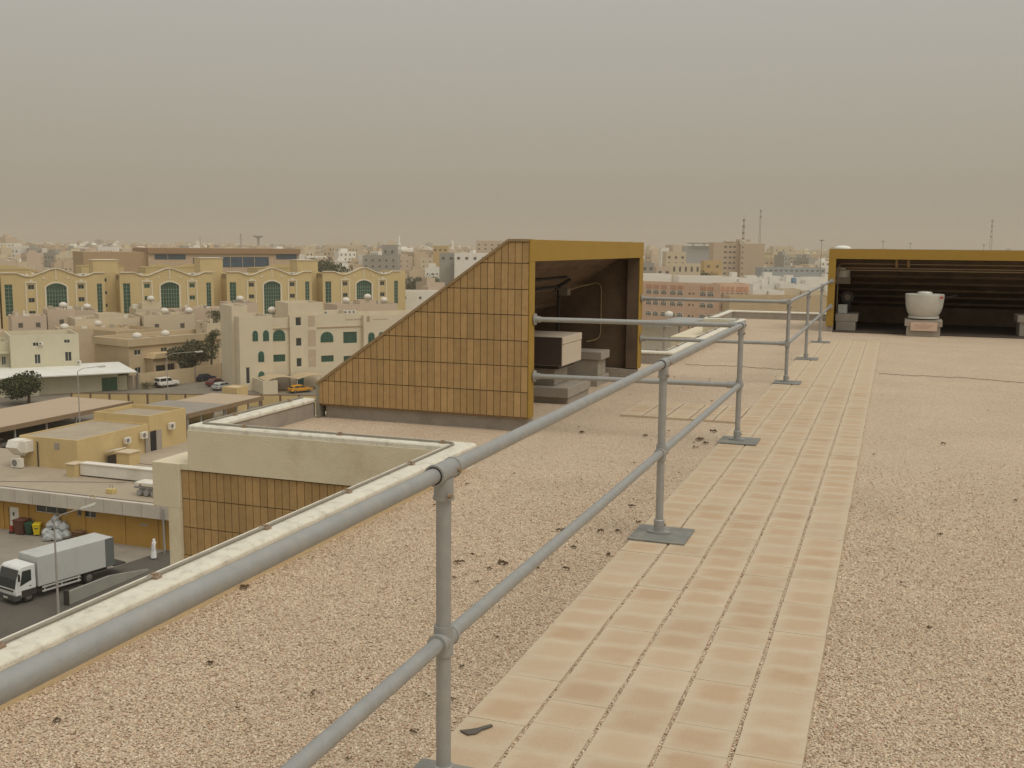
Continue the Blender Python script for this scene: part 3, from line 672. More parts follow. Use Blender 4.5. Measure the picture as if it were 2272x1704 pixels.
kb = empty('kerb', (-86, 66.4, GZ)); tag(kb, kind='structure'); ks = MB().box(0, 1.22, -.1, .1, 0, .13).mesh('kerb_stone'); ks.materials.append(m_conc)
for k in range(40):
    o = bpy.data.objects.new('kerb_stone', ks); COL.objects.link(o); o.parent = kb; o.location = (-25+k*1.25, 0, 0)
st = MB(); q = [(-60, -207.5), (39, -206.8), (57, -216), (64, -226), (66, -240), (57.5, -240), (57.5, -188.5), (130, -188.5), (130, -176), (-60, -176)]
st.quad(*[CITY.pt(a, b, GZ+.012) for a, b in [(-60, -206.4), (39, -206.4), (58, -216.5), (58, -188.4), (130, -188.4), (130, -172), (-60, -172)]])
o = st.build('street', m_street); tag(o, kind='structure')

# ================================================================== building kit
m_pane = mat_glass('dark_pane', (.035, .042, .040)); m_green = mat_glass('green_glass', (.030, .085, .058), .12)
m_blue = mat_glass('blue_glass', (.05, .085, .12), .15); m_teal = M('teal_trim', (.05, .17, .15), rough=.5)
m_white = M('white_paint', (.74, .71, .63), var=.07, vs=.6, dirt=(.5, .44, .34, .5), ds=.5)
m_wtank = M('white_tank', (.70, .66, .58), var=.05, vs=1.2, rough=.5)
m_beige = M('beige_render', (.60, .50, .355), var=.06, vs=.3, dirt=(.46, .37, .26, .6), ds=.35, streak=(1, 1, .25))
m_roofd = M('dusty_roof', (.43, .37, .28), var=.12, vs=.25, dirt=(.33, .28, .21, .7), ds=.2)
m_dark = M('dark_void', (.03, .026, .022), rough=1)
def facade(mb, fr, b, a0, a1, z0, z1, ops, dep=.22):
    """wall plane at b with rectangular openings (a0,a1,z0,z1) and reveals"""
    ops = [o for o in ops if o[1] > a0 and o[0] < a1]
    As = sorted(set([a0, a1]+[v for o in ops for v in o[:2]])); Zs = sorted(set([z0, z1]+[v for o in ops for v in o[2:4]]))
    for i in range(len(As)-1):
        j = 0
        while j < len(Zs)-1:
            ca = (As[i]+As[i+1])/2; 
            def inside(jj): cz = (Zs[jj]+Zs[jj+1])/2; return any(o[0] < ca < o[1] and o[2] < cz < o[3] for o in ops)
            if inside(j): j += 1; continue
            k = j
            while k+1 < len(Zs)-1 and not inside(k+1): k += 1
            mb.quad(fr.pt(As[i], b, Zs[j]), fr.pt(As[i+1], b, Zs[j]), fr.pt(As[i+1], b, Zs[k+1]), fr.pt(As[i], b, Zs[k+1])); j = k+1
    for o in ops:
        c = [(o[0], o[2]), (o[1], o[2]), (o[1], o[3]), (o[0], o[3])]
        for k in range(4):
            p, q = c[k], c[(k+1) % 4]
            mb.quad(fr.pt(p[0], b, p[1]), fr.pt(q[0], b, q[1]), fr.pt(q[0], b-dep, q[1]), fr.pt(p[0], b-dep, p[1]))
    return mb
def window(par, fr, b, a0, a1, z0, z1, mg, mf, nx=2, ny=1, bar=.07, name='window', dep=.14, panes=True):
    f = MB(); bb, bf = b-dep, b-dep+.06
    f.fbox(fr, a0, a0+bar, bb, bf, z0, z1); f.fbox(fr, a1-bar, a1, bb, bf, z0, z1); f.fbox(fr, a0+bar, a1-bar, bb, bf, z0, z0+bar); f.fbox(fr, a0+bar, a1-bar, bb, bf, z1-bar, z1)
    for k in range(1, nx): a = a0+(a1-a0)*k/nx; f.fbox(fr, a-bar*.4, a+bar*.4, bb, bf-.01, z0+bar, z1-bar)
    for k in range(1, ny): z = z0+(z1-z0)*k/ny; f.fbox(fr, a0+bar, a1-bar, bb, bf-.012, z-bar*.4, z+bar*.4)
    w = f.build(name, mf, par)
    MB().fbox(fr, a0+.01, a1-.01, bb-.03, bb+.015, z0+.01, z1-.01).build('pane', mg, w)
    return w
def arch_pts(fr, b, a0, a1, z0, zs, rise, n=10):
    c = (a0+a1)/2; h = (a1-a0)/2; P_ = [fr.pt(a0, b, z0), fr.pt(a1, b, z0)]
    for k in range(n+1):
        t = math.pi*k/n; P_.append(fr.pt(c+h*math.cos(t), b, zs+rise*math.sin(t)))
    return P_
def arch_window(par, fr, b, a0, a1, z0, zs, rise, mg, mf, bar=.12, nx=2, name='window'):
    """round-headed window standing proud: surround, glass, glazing bars"""
    n = Vector((*fr.n, 0))
    w = MB().prism(arch_pts(fr, b+.002, a0-bar, a1+bar, z0, zs, rise+bar), n*.07).build(name, mf, par)
    MB().prism(arch_pts(fr, b+.06, a0, a1, z0+.05, zs, rise), n*.03).build('pane', mg, w)
    m = MB(); c = (a0+a1)/2
    for k in range(1, nx):
        a = a0+(a1-a0)*k/nx; t = (a-c)/((a1-a0)/2); top = zs+rise*math.sqrt(max(0, 1-t*t))
        m.fbox(fr, a-.03, a+.03, b+.085, b+.11, z0+.05, top-.02)
    m.fbox(fr, a0+.01, a1-.01, b+.085, b+.108, zs-.04, zs+.04); m.build('glazing_bar', mf, w)
    return w
WALLMATS = {}
def block(par, fr, a0, a1, bf, dp, z1, mat, ops=(), z0=GZ, par_h=.9, roofm=None, name='wall', side=True):
    """storey block: four walls with openings in front, parapet rim, sunk roof"""
    mb = MB(); facade(mb, fr, bf, a0, a1, z0, z1, list(ops))
    bb = bf-dp; t = .2
    c = [(a0, bf), (a0, bb), (a1, bb), (a1, bf)]
    for i in range(3):
        p, q = c[i], c[i+1]
        mb.quad(fr.pt(*q, z0), fr.pt(*p, z0), fr.pt(*p, z1), fr.pt(*q, z1))
    ci = [(a0+t, bf-t), (a0+t, bb+t), (a1-t, bb+t), (a1-t, bf-t)]
    for i in range(4):
        p, q, pi, qi = c[i], c[(i+1) % 4], ci[i], ci[(i+1) % 4]
        mb.quad(fr.pt(*p, z1), fr.pt(*q, z1), fr.pt(*qi, z1), fr.pt(*pi, z1))
        mb.quad(fr.pt(*pi, z1), fr.pt(*qi, z1), fr.pt(*qi, z1-par_h), fr.pt(*pi, z1-par_h))
    w = mb.build(name, mat, par)
    MB().quad(*[fr.pt(*p, z1-par_h) for p in (ci[0], ci[3], ci[2], ci[1])]).build('roof', roofm or m_roofd, par)
    return w
def grid_ops(a0, a1, zs, n, w, h):
    return [(a0+(a1-a0)*(k+.5)/n-w/2, a0+(a1-a0)*(k+.5)/n+w/2, z, z+h) for z in zs for k in range(n)]

# ---- roof things that repeat: water tanks, air-conditioning units
def proto_tank():
    t = empty('water_tank', (0, 0, -300), 'x', 'water tank')
    MB().lathe([(.25, .28), (.62, .34), (.86, .55), (.95, .9), (.86, 1.22), (.62, 1.45), (.30, 1.56), (.28, 1.62), (.05, 1.64)], (0, 0, -300), 16).build('shell', m_wtank, t, smooth=True)
    s = MB()
    for k in range(4): a = math.pi/4+k*math.pi/2; s.box(.6*math.cos(a)-.07, .6*math.cos(a)+.07, .6*math.sin(a)-.07, .6*math.sin(a)+.07, -300, -299.45)
    s.build('stand', m_conc, t); return t
TANK = proto_tank(); TANK_USED = [False]
def tank(x, y, z, label, group='white water tanks on the house roofs', s=1.):
    s *= .9; z += .35
    if not TANK_USED[0]:
        TANK_USED[0] = True; TANK.location = (x, y, z); TANK.scale = (s,)*3; TANK['label'] = label; TANK['group'] = group; return TANK
    return dup(TANK, (x, y, z), random.uniform(0, 3), label, group, s)
def proto_ac():
    t = empty('air_conditioner', (0, 0, -310), 'x', 'air conditioner')
    MB().box(-.42, .42, -.17, .17, -309.95, -309.3).build('case', m_white, t)
    MB().tube([(-.1, -.172, -309.62), (-.1, -.19, -309.62)], .24, 14).build('fan_grille', M('ac_grille', (.22, .21, .19)), t)
    return t
AC = proto_ac(); AC_USED = [False]
def aircon(x, y, z, rz, label, group='air-conditioning units on the roofs and walls', s=1.):
    if not AC_USED[0]:
        AC_USED[0] = True; AC.location = (x, y, z); AC.rotation_euler = (0, 0, rz); AC.scale = (s,)*3; AC['label'] = label; AC['group'] = group; return AC
    return dup(AC, (x, y, z), rz, label, group, s)

# ================================================================== service podium beside the tower (axis-aligned)
m_ochre = M('ochre_wall', (.46, .27, .065), var=.07, vs=.5, dirt=(.34, .20, .06, .5), ds=.6, streak=(1, 1, .3))
m_fasc = M('fascia_panel', (.58, .53, .45), var=.06, vs=.8, objr=.05, dirt=(.40, .35, .28, .5), ds=.8, streak=(1, 1, .3))
m_pyel = M('pale_yellow_render', (.60, .46, .23), var=.06, vs=.5, dirt=(.48, .36, .19, .6), ds=.5, streak=(1, 1, .3))
m_podr = M('podium_roof_felt', (.40, .335, .25), var=.10, vs=.3, dirt=(.30, .25, .19, .6), ds=.25)
def podium():
    t = empty('service_podium', (-75, 80, GZ), 'low ochre service block with pale panel fascia and flat dusty roof', 'building')
    YF = 76.2; x0, x1 = -112, -59.2
    ops = [(-79.6, -78.3, GZ, GZ+2.3), (-76.2, -72.4, -23.9, -23.15), (-71.2, -69, -23.85, -23.2)]
    fr = POD
    mb = MB(); facade(mb, fr, -YF, x0, x1, GZ, -22.9, ops, .3); mb.quad((x1, YF, GZ), (x1, 105, GZ), (x1, 105, -22.9), (x1, YF, -22.9)); mb.build('wall', m_ochre, t)
    for x in (-89.5, -84.3, -80.3, -77.2, -70.4, -65.8, -62.1): MB().box(x-.18, x+.18, YF-.10, YF+.05, GZ, -22.905).build('pilaster', m_ochre, t)
    d = MB().box(-79.55, -78.35, YF+.12, YF+.2, GZ+.01, GZ+2.28).build('door', m_white, t); MB().box(-79.15, -78.95, YF+.105, YF+.119, GZ+1.4, GZ+1.75).build('door_pane', m_pane, d)
    for a0, a1, z0, z1 in ops[1:]: window(t, fr, -YF, a0, a1, z0, z1, m_pane, m_fasc, 3, 1)
    x = x1+.3; k = 0
    while x > x0:      # fascia panels, each its own slab
        MB().box(x-2.06, x, YF-.85, YF-.65, -22.95, -21.72).build('fascia_panel', m_fasc, t, bevel=.02); x -= 2.1
    MB().box(-87.2, x1, YF-.64, 104.5, -22.9, -21.95).build('roof_slab', m_podr, t); MB().box(x0, -87.201, YF-.64, 91.5, -22.9, -21.95).build('roof_slab', m_podr, t)
    MB().box(x0+.2, -59.4, 91.0, 91.3, GZ, -22.91).build('rear_wall', m_ochre, t)
    MB().box(x0, x1+.3, YF-.84, YF-.42, -21.7199, -21.67).build('coping', m_fasc, t); MB().box(x0, x1, YF-.40, YF-.05, -21.949, -21.69).build('gutter', M('dark_gutter', (.13, .115, .10)), t)
    for pts in ([(-86, 77, 0), (-71, 82.6, 0)], [(-70, 82.6, 0), (-66, 95, 0)], [(-78, 90.5, 0), (-62, 90.2, 0)]):
        MB().tube([(p[0], p[1], -21.945) for p in pts], .05, 5).build('roof_seam', M('bitumen_seam', (.14, .12, .10)), t)
    MB().tube([(-61.2, YF-.1, GZ), (-61.2, YF-.1, -22.9)], .06, 8).build('downpipe', m_white, t); MB().tube([(-60.6, YF-.95, GZ), (-60.6, YF-.95, -21.9)], .07, 8).build('downpipe', m_galv, t)
    MB().box(-63.9, -63.1, YF-.03, YF-.001, -24.0, -23.8).build('sign_plate', m_conc, t)
    # plant house on its roof
    h = empty('plant_house', (-83, 92, -21.9), 'pale yellow plant house of two heights standing on the dusty podium roof', 'building')
    zr = -21.949
    block(h, POD, -86.9, -79.2, -85.2, 11.2, -18.75, m_pyel, [], z0=zr, par_h=.12, roofm=m_podr)
    block(h, POD, -86.95, -79.1, -96.41, 6.6, -17.85, m_pyel, [], z0=zr, par_h=.45, roofm=m_podr)
    MB().box(-79.098, -79.02, 95.6, 96.38, zr, zr+2.2).build('door', m_conc, h); MB().box(-79.09, -79.0, 96.5, 97.4, zr, zr+2.3).build('door', M('black_door', (.02, .02, .025), rough=.5), h); MB().box(-79.09, -79.01, 97.45, 98.4, zr, zr+2.3).build('door', M('grey_door', (.38, .33, .28), rough=.6), h)
    MB().box(-82.2, -81.5, 85.16, 85.199, -19.9, -19.2).build('louvre', m_conc, h)
    MB().tube([(-84.4, 85.12, zr), (-84.4, 85.12, -19.35), (-84.4, 85.0, -19.25)], .07, 8).build('vent_pipe', m_grille, h)
    hd = empty('vent_cowl', (-86.9, 85, -19.5), 'large white sheet-metal air cowl on the plant house wall', 'vent cowl')
    MB().prism([(-85.6, y, z) for y, z in [(85.19, -19.0), (85.19, -20.4), (84.55, -20.75), (83.5, -19.75), (83.9, -19.05)]], (-1.5, 0, 0)).build('hood', m_white, hd)
    MB().box(-85.61, -85.0, 84.0, 85.195, -20.3, -19.1).build('duct', m_white, hd)
    o = MB().box(-77.1, -60, 83.2, 84.0, zr+.14, zr+1.3); o.box(-77.0, -60.1, 83.1, 84.1, zr+1.301, zr+1.42)
    d = empty('air_duct', (-70, 83.6, zr), 'long white sheet-metal air duct lying across the podium roof', 'duct'); o.build('duct', m_white, d, bevel=.02)
    for x in (-76, -73, -70, -67, -64, -61): MB().box(x-.15, x+.15, 83.25, 83.95, zr, zr+.139).build('support', m_grille, d)
    b = empty('roof_hatch', (-78, 83, zr), 'small pale yellow hatch box at the end of the long white duct', 'hatch'); MB().box(-78.3, -77.2, 82.6, 83.9, zr, zr+1.25).build('box', m_pyel, b); MB().box(-78.4, -77.15, 82.5, 84.0, zr+1.251, zr+1.35).build('lid', m_beige, b)
    b = empty('roof_hut', (-77, 89.5, zr), 'small pale yellow hut with white lean-to against the plant house', 'hut')
    MB().box(-77.4, -75.7, 88.9, 90.6, zr, zr+1.35).build('wall', m_pyel, b); MB().box(-77.5, -75.6, 88.8, 90.7, zr+1.351, zr+1.47).build('roof', m_beige, b)
    MB().prism([(x, 88.9, z) for x, z in [(-78.9, zr+1.28), (-77.51, zr+1.6), (-77.51, zr+1.68), (-78.9, zr+1.36)]], (0, 1.7, 0)).build('lean_to', m_white, b)
    MB().box(-78.6, -77.41, 88.95, 90.4, zr, zr+.9).build('meter_box', m_grille, b)
    aircon(-78.75, 92.3, -20.3, R(90), 'grey air conditioner fixed beside the plant house door'); aircon(-78.75, 95.0, -20.2, R(90), 'round-cornered white air conditioner left of the black plant house door', s=1.1); aircon(-78.7, 99.8, -19.9, R(90), 'white air conditioner high on the taller part of the plant house', s=1.1)
    aircon(-86.0, 83.9, zr, 0, 'grey condenser with round fan standing below the white cowl', s=1.5)
    p = empty('pump_set', (-65.2, 78.6, zr), 'cluster of grey pumps under a small white canopy on the podium roof', 'pump set')
    MB().box(-66.3, -63.6, 78.4, 79.9, zr+1.2, zr+1.34).build('canopy', m_white, p)
    for x in (-66.1, -63.8): MB().box(x-.06, x+.06, 78.9, 79.02, zr, zr+1.199).build('leg', m_galv, p)
    for x in (-65.9, -65.1, -64.3): MB().tube([(x, 78.5, zr+.35), (x, 79.3, zr+.35)], .28, 12).build('pump', m_galv, p, smooth=True)
    MB().tube([(-66.6, 78.8, zr+.8), (-63.6, 78.8, zr+.8)], .12, 10).build('header_pipe', m_galv, p, smooth=True)
    v = empty('valve_stand', (-69.1, 78.4, zr), 'low yellow valve block with two prongs on the podium roof', 'valve'); MB().box(-69.5, -68.7, 78.2, 78.8, zr, zr+.45).build('block', M('safety_yellow', (.60, .48, .20)), v, bevel=.03)
    for x in (-69.25, -68.95): MB().tube([(x, 78.5, zr+.45), (x, 78.5, zr+.85)], .04, 6).build('prong', m_galv, v)
    c = empty('cable_coil', (-68.6, 75.6, -21.6), 'tangle of thin yellow hose hanging over the fascia', 'hose')
    pts = [(-68.8+.28*math.cos(k*.7)+k*.012, 75.55, -21.75+.32*math.sin(k*.7)) for k in range(22)]; MB().tube(pts, .03, 5).build('hose', M('hose_yellow', (.5, .42, .25)), c)
podium()

# ---- vehicles, people and yard clutter
m_tyre = M('tyre', (.025, .024, .022), rough=.95); m_rim = M('steel_rim', (.20, .19, .175), rough=.5, metal=.4)
m_cab = M('truck_white', (.74, .75, .74), rough=.35, var=.04, vs=1, dirt=(.5, .47, .42, .35), ds=1.2); m_tbox = M('truck_box_grey', (.50, .51, .49), rough=.55, var=.05, vs=.6, dirt=(.36, .34, .30, .4), ds=.8, streak=(1, 1, .3))
def wheel(par, x, y, z, r, w, side=1, name='wheel'):
    o = MB().tube([(x-w/2, y, z), (x-w/2+.03, y, z), (x+w/2-.03, y, z), (x+w/2, y, z)], [r*.9, r, r, r*.9], 20).build(name, m_tyre, par, smooth=True)
    MB().tube([(x+side*(w/2+.001), y, z), (x+side*(w/2+.02), y, z)], [r*.58, r*.5], 16).build('rim', m_rim, o, smooth=True); return o
def truck(loc, rz):
    """drives along -y in its own space; nose at y=-4.4"""
    t = empty('box_truck', (0, 0, 0), 'white cab-over truck with long grey cargo box parked in the yard', 'truck')
    w = 1.22
    pr = [(-4.42, .55), (-4.45, 1.2), (-4.30, 1.95), (-4.02, 2.78), (-3.85, 2.92), (-2.75, 2.95), (-2.72, .55)]
    MB().prism([(-w, y, z) for y, z in pr], (2*w, 0, 0)).build('cab', m_cab, t, bevel=.06)
    MB().prism([(-w+.12, y, z) for y, z in [(-4.462, 1.30), (-4.315, 1.99), (-4.075, 2.70), (-4.05, 2.69), (-4.28, 1.97), (-4.43, 1.29)]], (2*w-.24, 0, 0)).build('windscreen', m_pane, t)
    for s in (-1, 1):
        d = MB().box(s*w-.012 if s > 0 else -w-.012, s*w+.012 if s > 0 else -w+.012, -4.10, -3.05, .95, 2.7).build('door', m_cab, t)
        MB().prism([(s*(w+.014), y, z) for y, z in [(-4.08, 1.45), (-3.12, 1.75), (-3.12, 2.6), (-3.85, 2.6)]], (s*.006, 0, 0)).build('side_window', m_pane, d)
        MB().box(s*(w+.015)-.02, s*(w+.015)+.02, -3.3, -3.15, 1.3, 1.36).build('handle', m_grille, d)
        mr = MB(); mr.tube([(s*w, -4.15, 2.5), (s*(w+.28), -4.3, 2.45)], .02, 6); mr.box(s*(w+.28)-.1, s*(w+.28)+.1, -4.34, -4.26, 1.95, 2.5); mr.build('mirror', m_grille, t)
        MB().box(s*.86-.2, s*.86+.2, -4.50, -4.44, .82, 1.02).build('headlight', M('lamp_glass', (.62, .62, .58), rough=.15), t)
    MB().box(-w-.02, w+.02, -4.55, -4.0, .35, .78).build('bumper', M('dark_bumper', (.07, .07, .07), rough=.7), t, bevel=.04)
    MB().box(-.9, .9, -4.49, -4.43, 1.06, 1.18).build('grille_or_shade', m_grille, t); MB().box(-.26, .26, -4.57, -4.551, .48, .6).build('number_plate', m_white, t)
    MB().box(-.45, .45, -3.9, 4.2, .55, .85).build('chassis', m_grille, t)
    MB().box(-1.24, 1.24, -2.55, 4.35, 1.02, 3.42).build('cargo_box', m_tbox, t, bevel=.05)
    MB().box(-1.26, 1.26, 3.55, 4.37, 1.0, 3.40).build('rear_panel', M('dark_rear_panel', (.13, .145, .14), rough=.5), t)
    MB().box(-1.2, 1.2, 4.38, 5.5, .86, .98).build('tail_lift', m_grille, t)
    for s in (-1, 1):
        g = MB()
        for z in (.5, .82): g.box(s*1.16-.02, s*1.16+.02, -2.2, 1.2, z, z+.13)
        for y in (-2.0, -.5, 1.0): g.box(s*1.13-.02, s*1.13+.02, y, y+.08, .45, 1.0)
        g.build('side_guard', M('guard_rail', (.55, .55, .52), rough=.5), t)
        wheel(t, s*1.02, -3.35, .5, .5, .3, s); wheel(t, s*1.0, 2.0, .5, .5, .34, s)
        MB().box(s*1.04-.2, s*1.04+.2, -3.98, -2.74, .55, 1.08).build('wheel_arch', m_grille, t); MB().box(s*1.05-.16, s*1.05+.16, 1.3, 2.75, 1.03, 1.1).build('mudguard', m_grille, t)
    t.location = loc; t.rotation_euler = (0, 0, rz); return t
TR = truck((-62.24, 64.26, GZ+.012), R(-12.5))
for o in TR.children:
    pass
def car(name, label, loc, rz, paint, kind='sedan', L=4.5, W=1.76, H=1.45, cat='car'):
    """nose towards +y in its own space"""
    t = empty(name, (0, 0, 0), label, cat); h = L/2
    if kind == 'suv':
        low = [(-h, .45), (-h, 1.15), (-h+.1, 1.2), (h-1.35, 1.2), (h-.1, 1.08), (h, .95), (h, .45)]
        up = [(-h+.12, 1.19), (-h+.2, H), (h-2.0, H), (h-1.35, 1.19)]
    else:
        low = [(-h, .38), (-h+.02, .92), (-h+.5, .98), (h-1.3, .95), (h-.3, .80), (h, .66), (h, .38)]
        up = [(-h+.35, .97), (-h+1.0, H), (h-2.05, H), (h-1.15, .94)]
    MB().prism([(-W/2, y, z) for y, z in low], (W, 0, 0)).build('body', paint, t, bevel=.07)
    wi = W/2-.1
    c = MB().prism([(-wi, y, z) for y, z in up], (2*wi, 0, 0)).build('cabin', paint, t, bevel=.05)
    y0, y1 = up[0][0], up[3][0]; zt = H-.09; zb = up[0][1]+.04
    fb = lambda z, A, B: A[0]+(B[0]-A[0])*(z-A[1])/(B[1]-A[1])
    for s in (-1, 1):
        pts = [(fb(zb, up[0], up[1])+.14, zb), (fb(zb, up[3], up[2])-.14, zb), (fb(zt, up[3], up[2])-.10, zt), (fb(zt, up[0], up[1])+.10, zt)]
        MB().prism([(s*(wi+.002), y, z) for y, z in pts], (s*.012, 0, 0)).build('side_window', m_pane, c)
        pm_ = (pts[0][0]+pts[1][0])/2; MB().box(s*wi+(.013 if s > 0 else -.024), s*wi+(.024 if s > 0 else -.013), pm_-.05, pm_+.05, zb, zt).build('pillar', paint, c)
        for yy in (-h+.85, h-.85): wheel(t, s*(W/2-.09), yy, .33, .33, .2, s)
        MB().box(s*W*.36-.14, s*W*.36+.14, h-.015, h+.012, .62, .78).build('headlight', M('lamp_glass', (.62, .62, .58), rough=.15), t)
        MB().box(s*W*.38-.1, s*W*.38+.1, -h-.012, -h+.01, .68, .86).build('tail_lamp', M('tail_red', (.35, .02, .02), rough=.3), t)
    f = [(up[3][0]-.03, zb+.0), (up[2][0]+.05, zt+.02)]
    n = .012
    MB().prism([(-wi+.1, y, z) for y, z in [(up[3][0]-.02, zb), (up[2][0]+.03, zt+.02), (up[2][0]+.05, zt+.02), (up[3][0]+.02, zb)]], (2*wi-.2, 0, 0)).build('windscreen', m_pane, c)
    MB().prism([(-wi+.1, y, z) for y, z in [(up[0][0]-.02, zb), (up[1][0]-.05, zt), (up[1][0]-.02, zt), (up[0][0]+.03, zb)]], (2*wi-.2, 0, 0)).build('rear_window', m_pane, c)
    if kind == 'suv':
        MB().tube([(0, -h-.2, .85), (0, -h-.02, .85)], .34, 16).build('spare_wheel', m_tyre, t); MB().box(-W/2-.01, W/2+.01, -h-.08, -h+.3, .4, .62).build('rear_bumper', m_grille, t)
    MB().box(-W/2+.05, W/2-.05, -h-.04, h+.04, .32, .45).build('sill', m_grille, t)
    t.location = loc; t.rotation_euler = (0, 0, rz); return t
pw_ = M('car_white', (.74, .73, .68), rough=.3, var=.03); pb_ = M('car_navy', (.025, .03, .06), rough=.3); pk_ = M('car_black', (.03, .03, .032), rough=.3)
pr_ = M('car_red', (.17, .035, .03), rough=.35); ps_ = M('car_silver', (.42, .43, .42), rough=.35); po_ = M('car_orange', (.62, .30, .03), rough=.4)
gz = GZ+.014
car('parked_car', 'white off-road car with spare wheel on its back by the beige wall', (-131.7, 166.0, gz), R(75-90), pw_, 'suv', 4.6, 1.85, 1.9)
car('parked_car', 'dark navy saloon parked along the beige wall ahead of the white off-roader', (-130.7, 176.6, gz), R(80-90), pb_, L=4.6)
car('parked_car', 'black car half hidden by the cream block boundary wall', (-133.6, 190.6, gz), R(72-90), pk_, L=4.6)
car('parked_car', 'dark red car partly behind the silver one', (-124.0, 171.2, gz), R(82-90), pr_, L=4.4)
car('parked_car', 'silver saloon nearest the cream arched building boundary wall', (-119.6, 167.0, gz), R(84-90), ps_, L=4.6)
car('parked_car', 'bright orange car by the shade canopies below the brick enclosure', (-104.2, 169.6, gz), R(60-90), po_, L=4.5)

def person(loc, rz):
    t = empty('person', (0, 0, 0), 'person in long white robe and white headscarf walking in the yard', 'person')
    skin = M('skin', (.32, .19, .12), rough=.6, var=.05); robe = M('white_robe', (.80, .80, .80), rough=.9, var=.05, vs=4, bump=.2, bs=12)
    v = [(0, 0, .95), (0, 0, 1.2), (0, 0, 1.42), (0, 0, 1.5), (0, -.02, 1.6), (0, -.03, 1.70), (.19, 0, 1.40), (.25, .03, 1.12), (.24, -.06, .86), (.24, -.09, .78), (-.19, 0, 1.40), (-.25, -.02, 1.12), (-.22, -.12, .88), (-.22, -.15, .80),
         (.10, 0, .88), (.11, -.08, .48), (.11, -.14, .08), (.11, -.28, .04), (-.10, 0, .88), (-.11, .06, .48), (-.11, .12, .09), (-.11, -.02, .04)]
    e = [(0, 1), (1, 2), (2, 3), (3, 4), (4, 5), (2, 6), (6, 7), (7, 8), (8, 9), (2, 10), (10, 11), (11, 12), (12, 13), (0, 14), (14, 15), (15, 16), (16, 17), (0, 18), (18, 19), (19, 20), (20, 21)]
    rad = [.14, .15, .16, .06, .085, .10, .075, .05, .035, .04, .075, .05, .035, .04, .10, .07, .045, .04, .10, .07, .045, .04]
    me = bpy.data.meshes.new('body'); me.from_pydata(v, e, []); b = bpy.data.objects.new('body', me); COL.objects.link(b); b.parent = t; me.materials.append(skin)
    md = b.modifiers.new('skin', 'SKIN'); sv = me.skin_vertices[0].data
    for i, r_ in enumerate(rad): sv[i].radius = (r_, r_*.9)
    sv[0].use_root = True
    b.modifiers.new('sub', 'SUBSURF').levels = 1
    prof = [(.36, .10), (.34, .3), (.27, .7), (.215, 1.0), (.22, 1.25), (.225, 1.38), (.16, 1.46), (.07, 1.49)]
    rb = MB(); n = 20; vs = []
    for r_, z in prof:
        for k in range(n):
            a = 2*math.pi*k/n; q = r_*(1+.06*math.sin(5*a+z*3)*(1.5-z)); vs.append((q*math.cos(a), q*.72*math.sin(a)-.03*(1.2-z), z))
    rb.add(vs, [(i*n+k, i*n+(k+1) % n, (i+1)*n+(k+1) % n, (i+1)*n+k) for i in range(len(prof)-1) for k in range(n)]+[tuple(range(n))[::-1], tuple((len(prof)-1)*n+k for k in range(n))])
    rb.tube([(.17, 0, 1.40), (.27, .03, 1.12), (.26, -.07, .87)], [.085, .075, .06], 10); rb.tube([(-.17, 0, 1.40), (-.27, -.02, 1.12), (-.24, -.13, .89)], [.085, .075, .06], 10)
    rb.build('robe', robe, t, smooth=True)
    hs = MB(); hs.lathe([(.20, 1.36), (.17, 1.48), (.125, 1.58), (.12, 1.68), (.105, 1.75), (.05, 1.79), (.01, 1.795)], (0, .035, 0), 16); hs.build('headscarf', robe, t, smooth=True)
    t.location = loc; t.rotation_euler = (0, 0, rz)
person((-60.4, 73.6, GZ+.02), R(-40))

def bin_(label, x, y, rz, mat):
    t = empty('wheeled_bin', (0, 0, 0), label, 'bin')
    MB().hexa([(-.26, -.3, .12), (.26, -.3, .12), (.26, .3, .12), (-.26, .3, .12), (-.34, -.4, 1.08), (.34, -.4, 1.08), (.34, .4, 1.08), (-.34, .4, 1.08)]).build('body', mat, t, bevel=.03)
    MB().hexa([(-.37, -.43, 1.085), (.37, -.43, 1.085), (.37, .45, 1.085), (-.37, .45, 1.085), (-.34, -.4, 1.17), (.34, -.4, 1.17), (.34, .42, 1.22), (-.34, .42, 1.22)]).build('lid', mat, t, bevel=.02)
    for s in (-1, 1): MB().tube([(s*.3-.04, .3, .11), (s*.3+.04, .3, .11)], .11, 12).build('wheel', m_tyre, t)
    MB().box(-.16, .16, -.372, -.356, .7, .8).build('sticker', m_grille, t)
    t.location = (x, y, GZ+.022); t.rotation_euler = (0, 0, rz)
bin_('bright yellow wheeled bin beside heaped grey rubbish bags', -75.45, 75.55, R(30), M('bin_yellow', (.62, .48, .02), rough=.45))
bin_('dark green wheeled bin left of the yellow one', -76.3, 75.5, R(20), M('bin_green', (.02, .07, .04), rough=.5))
m_bag = M('grey_bag', (.40, .42, .42), rough=.4, var=.2, vs=3, objr=.12)
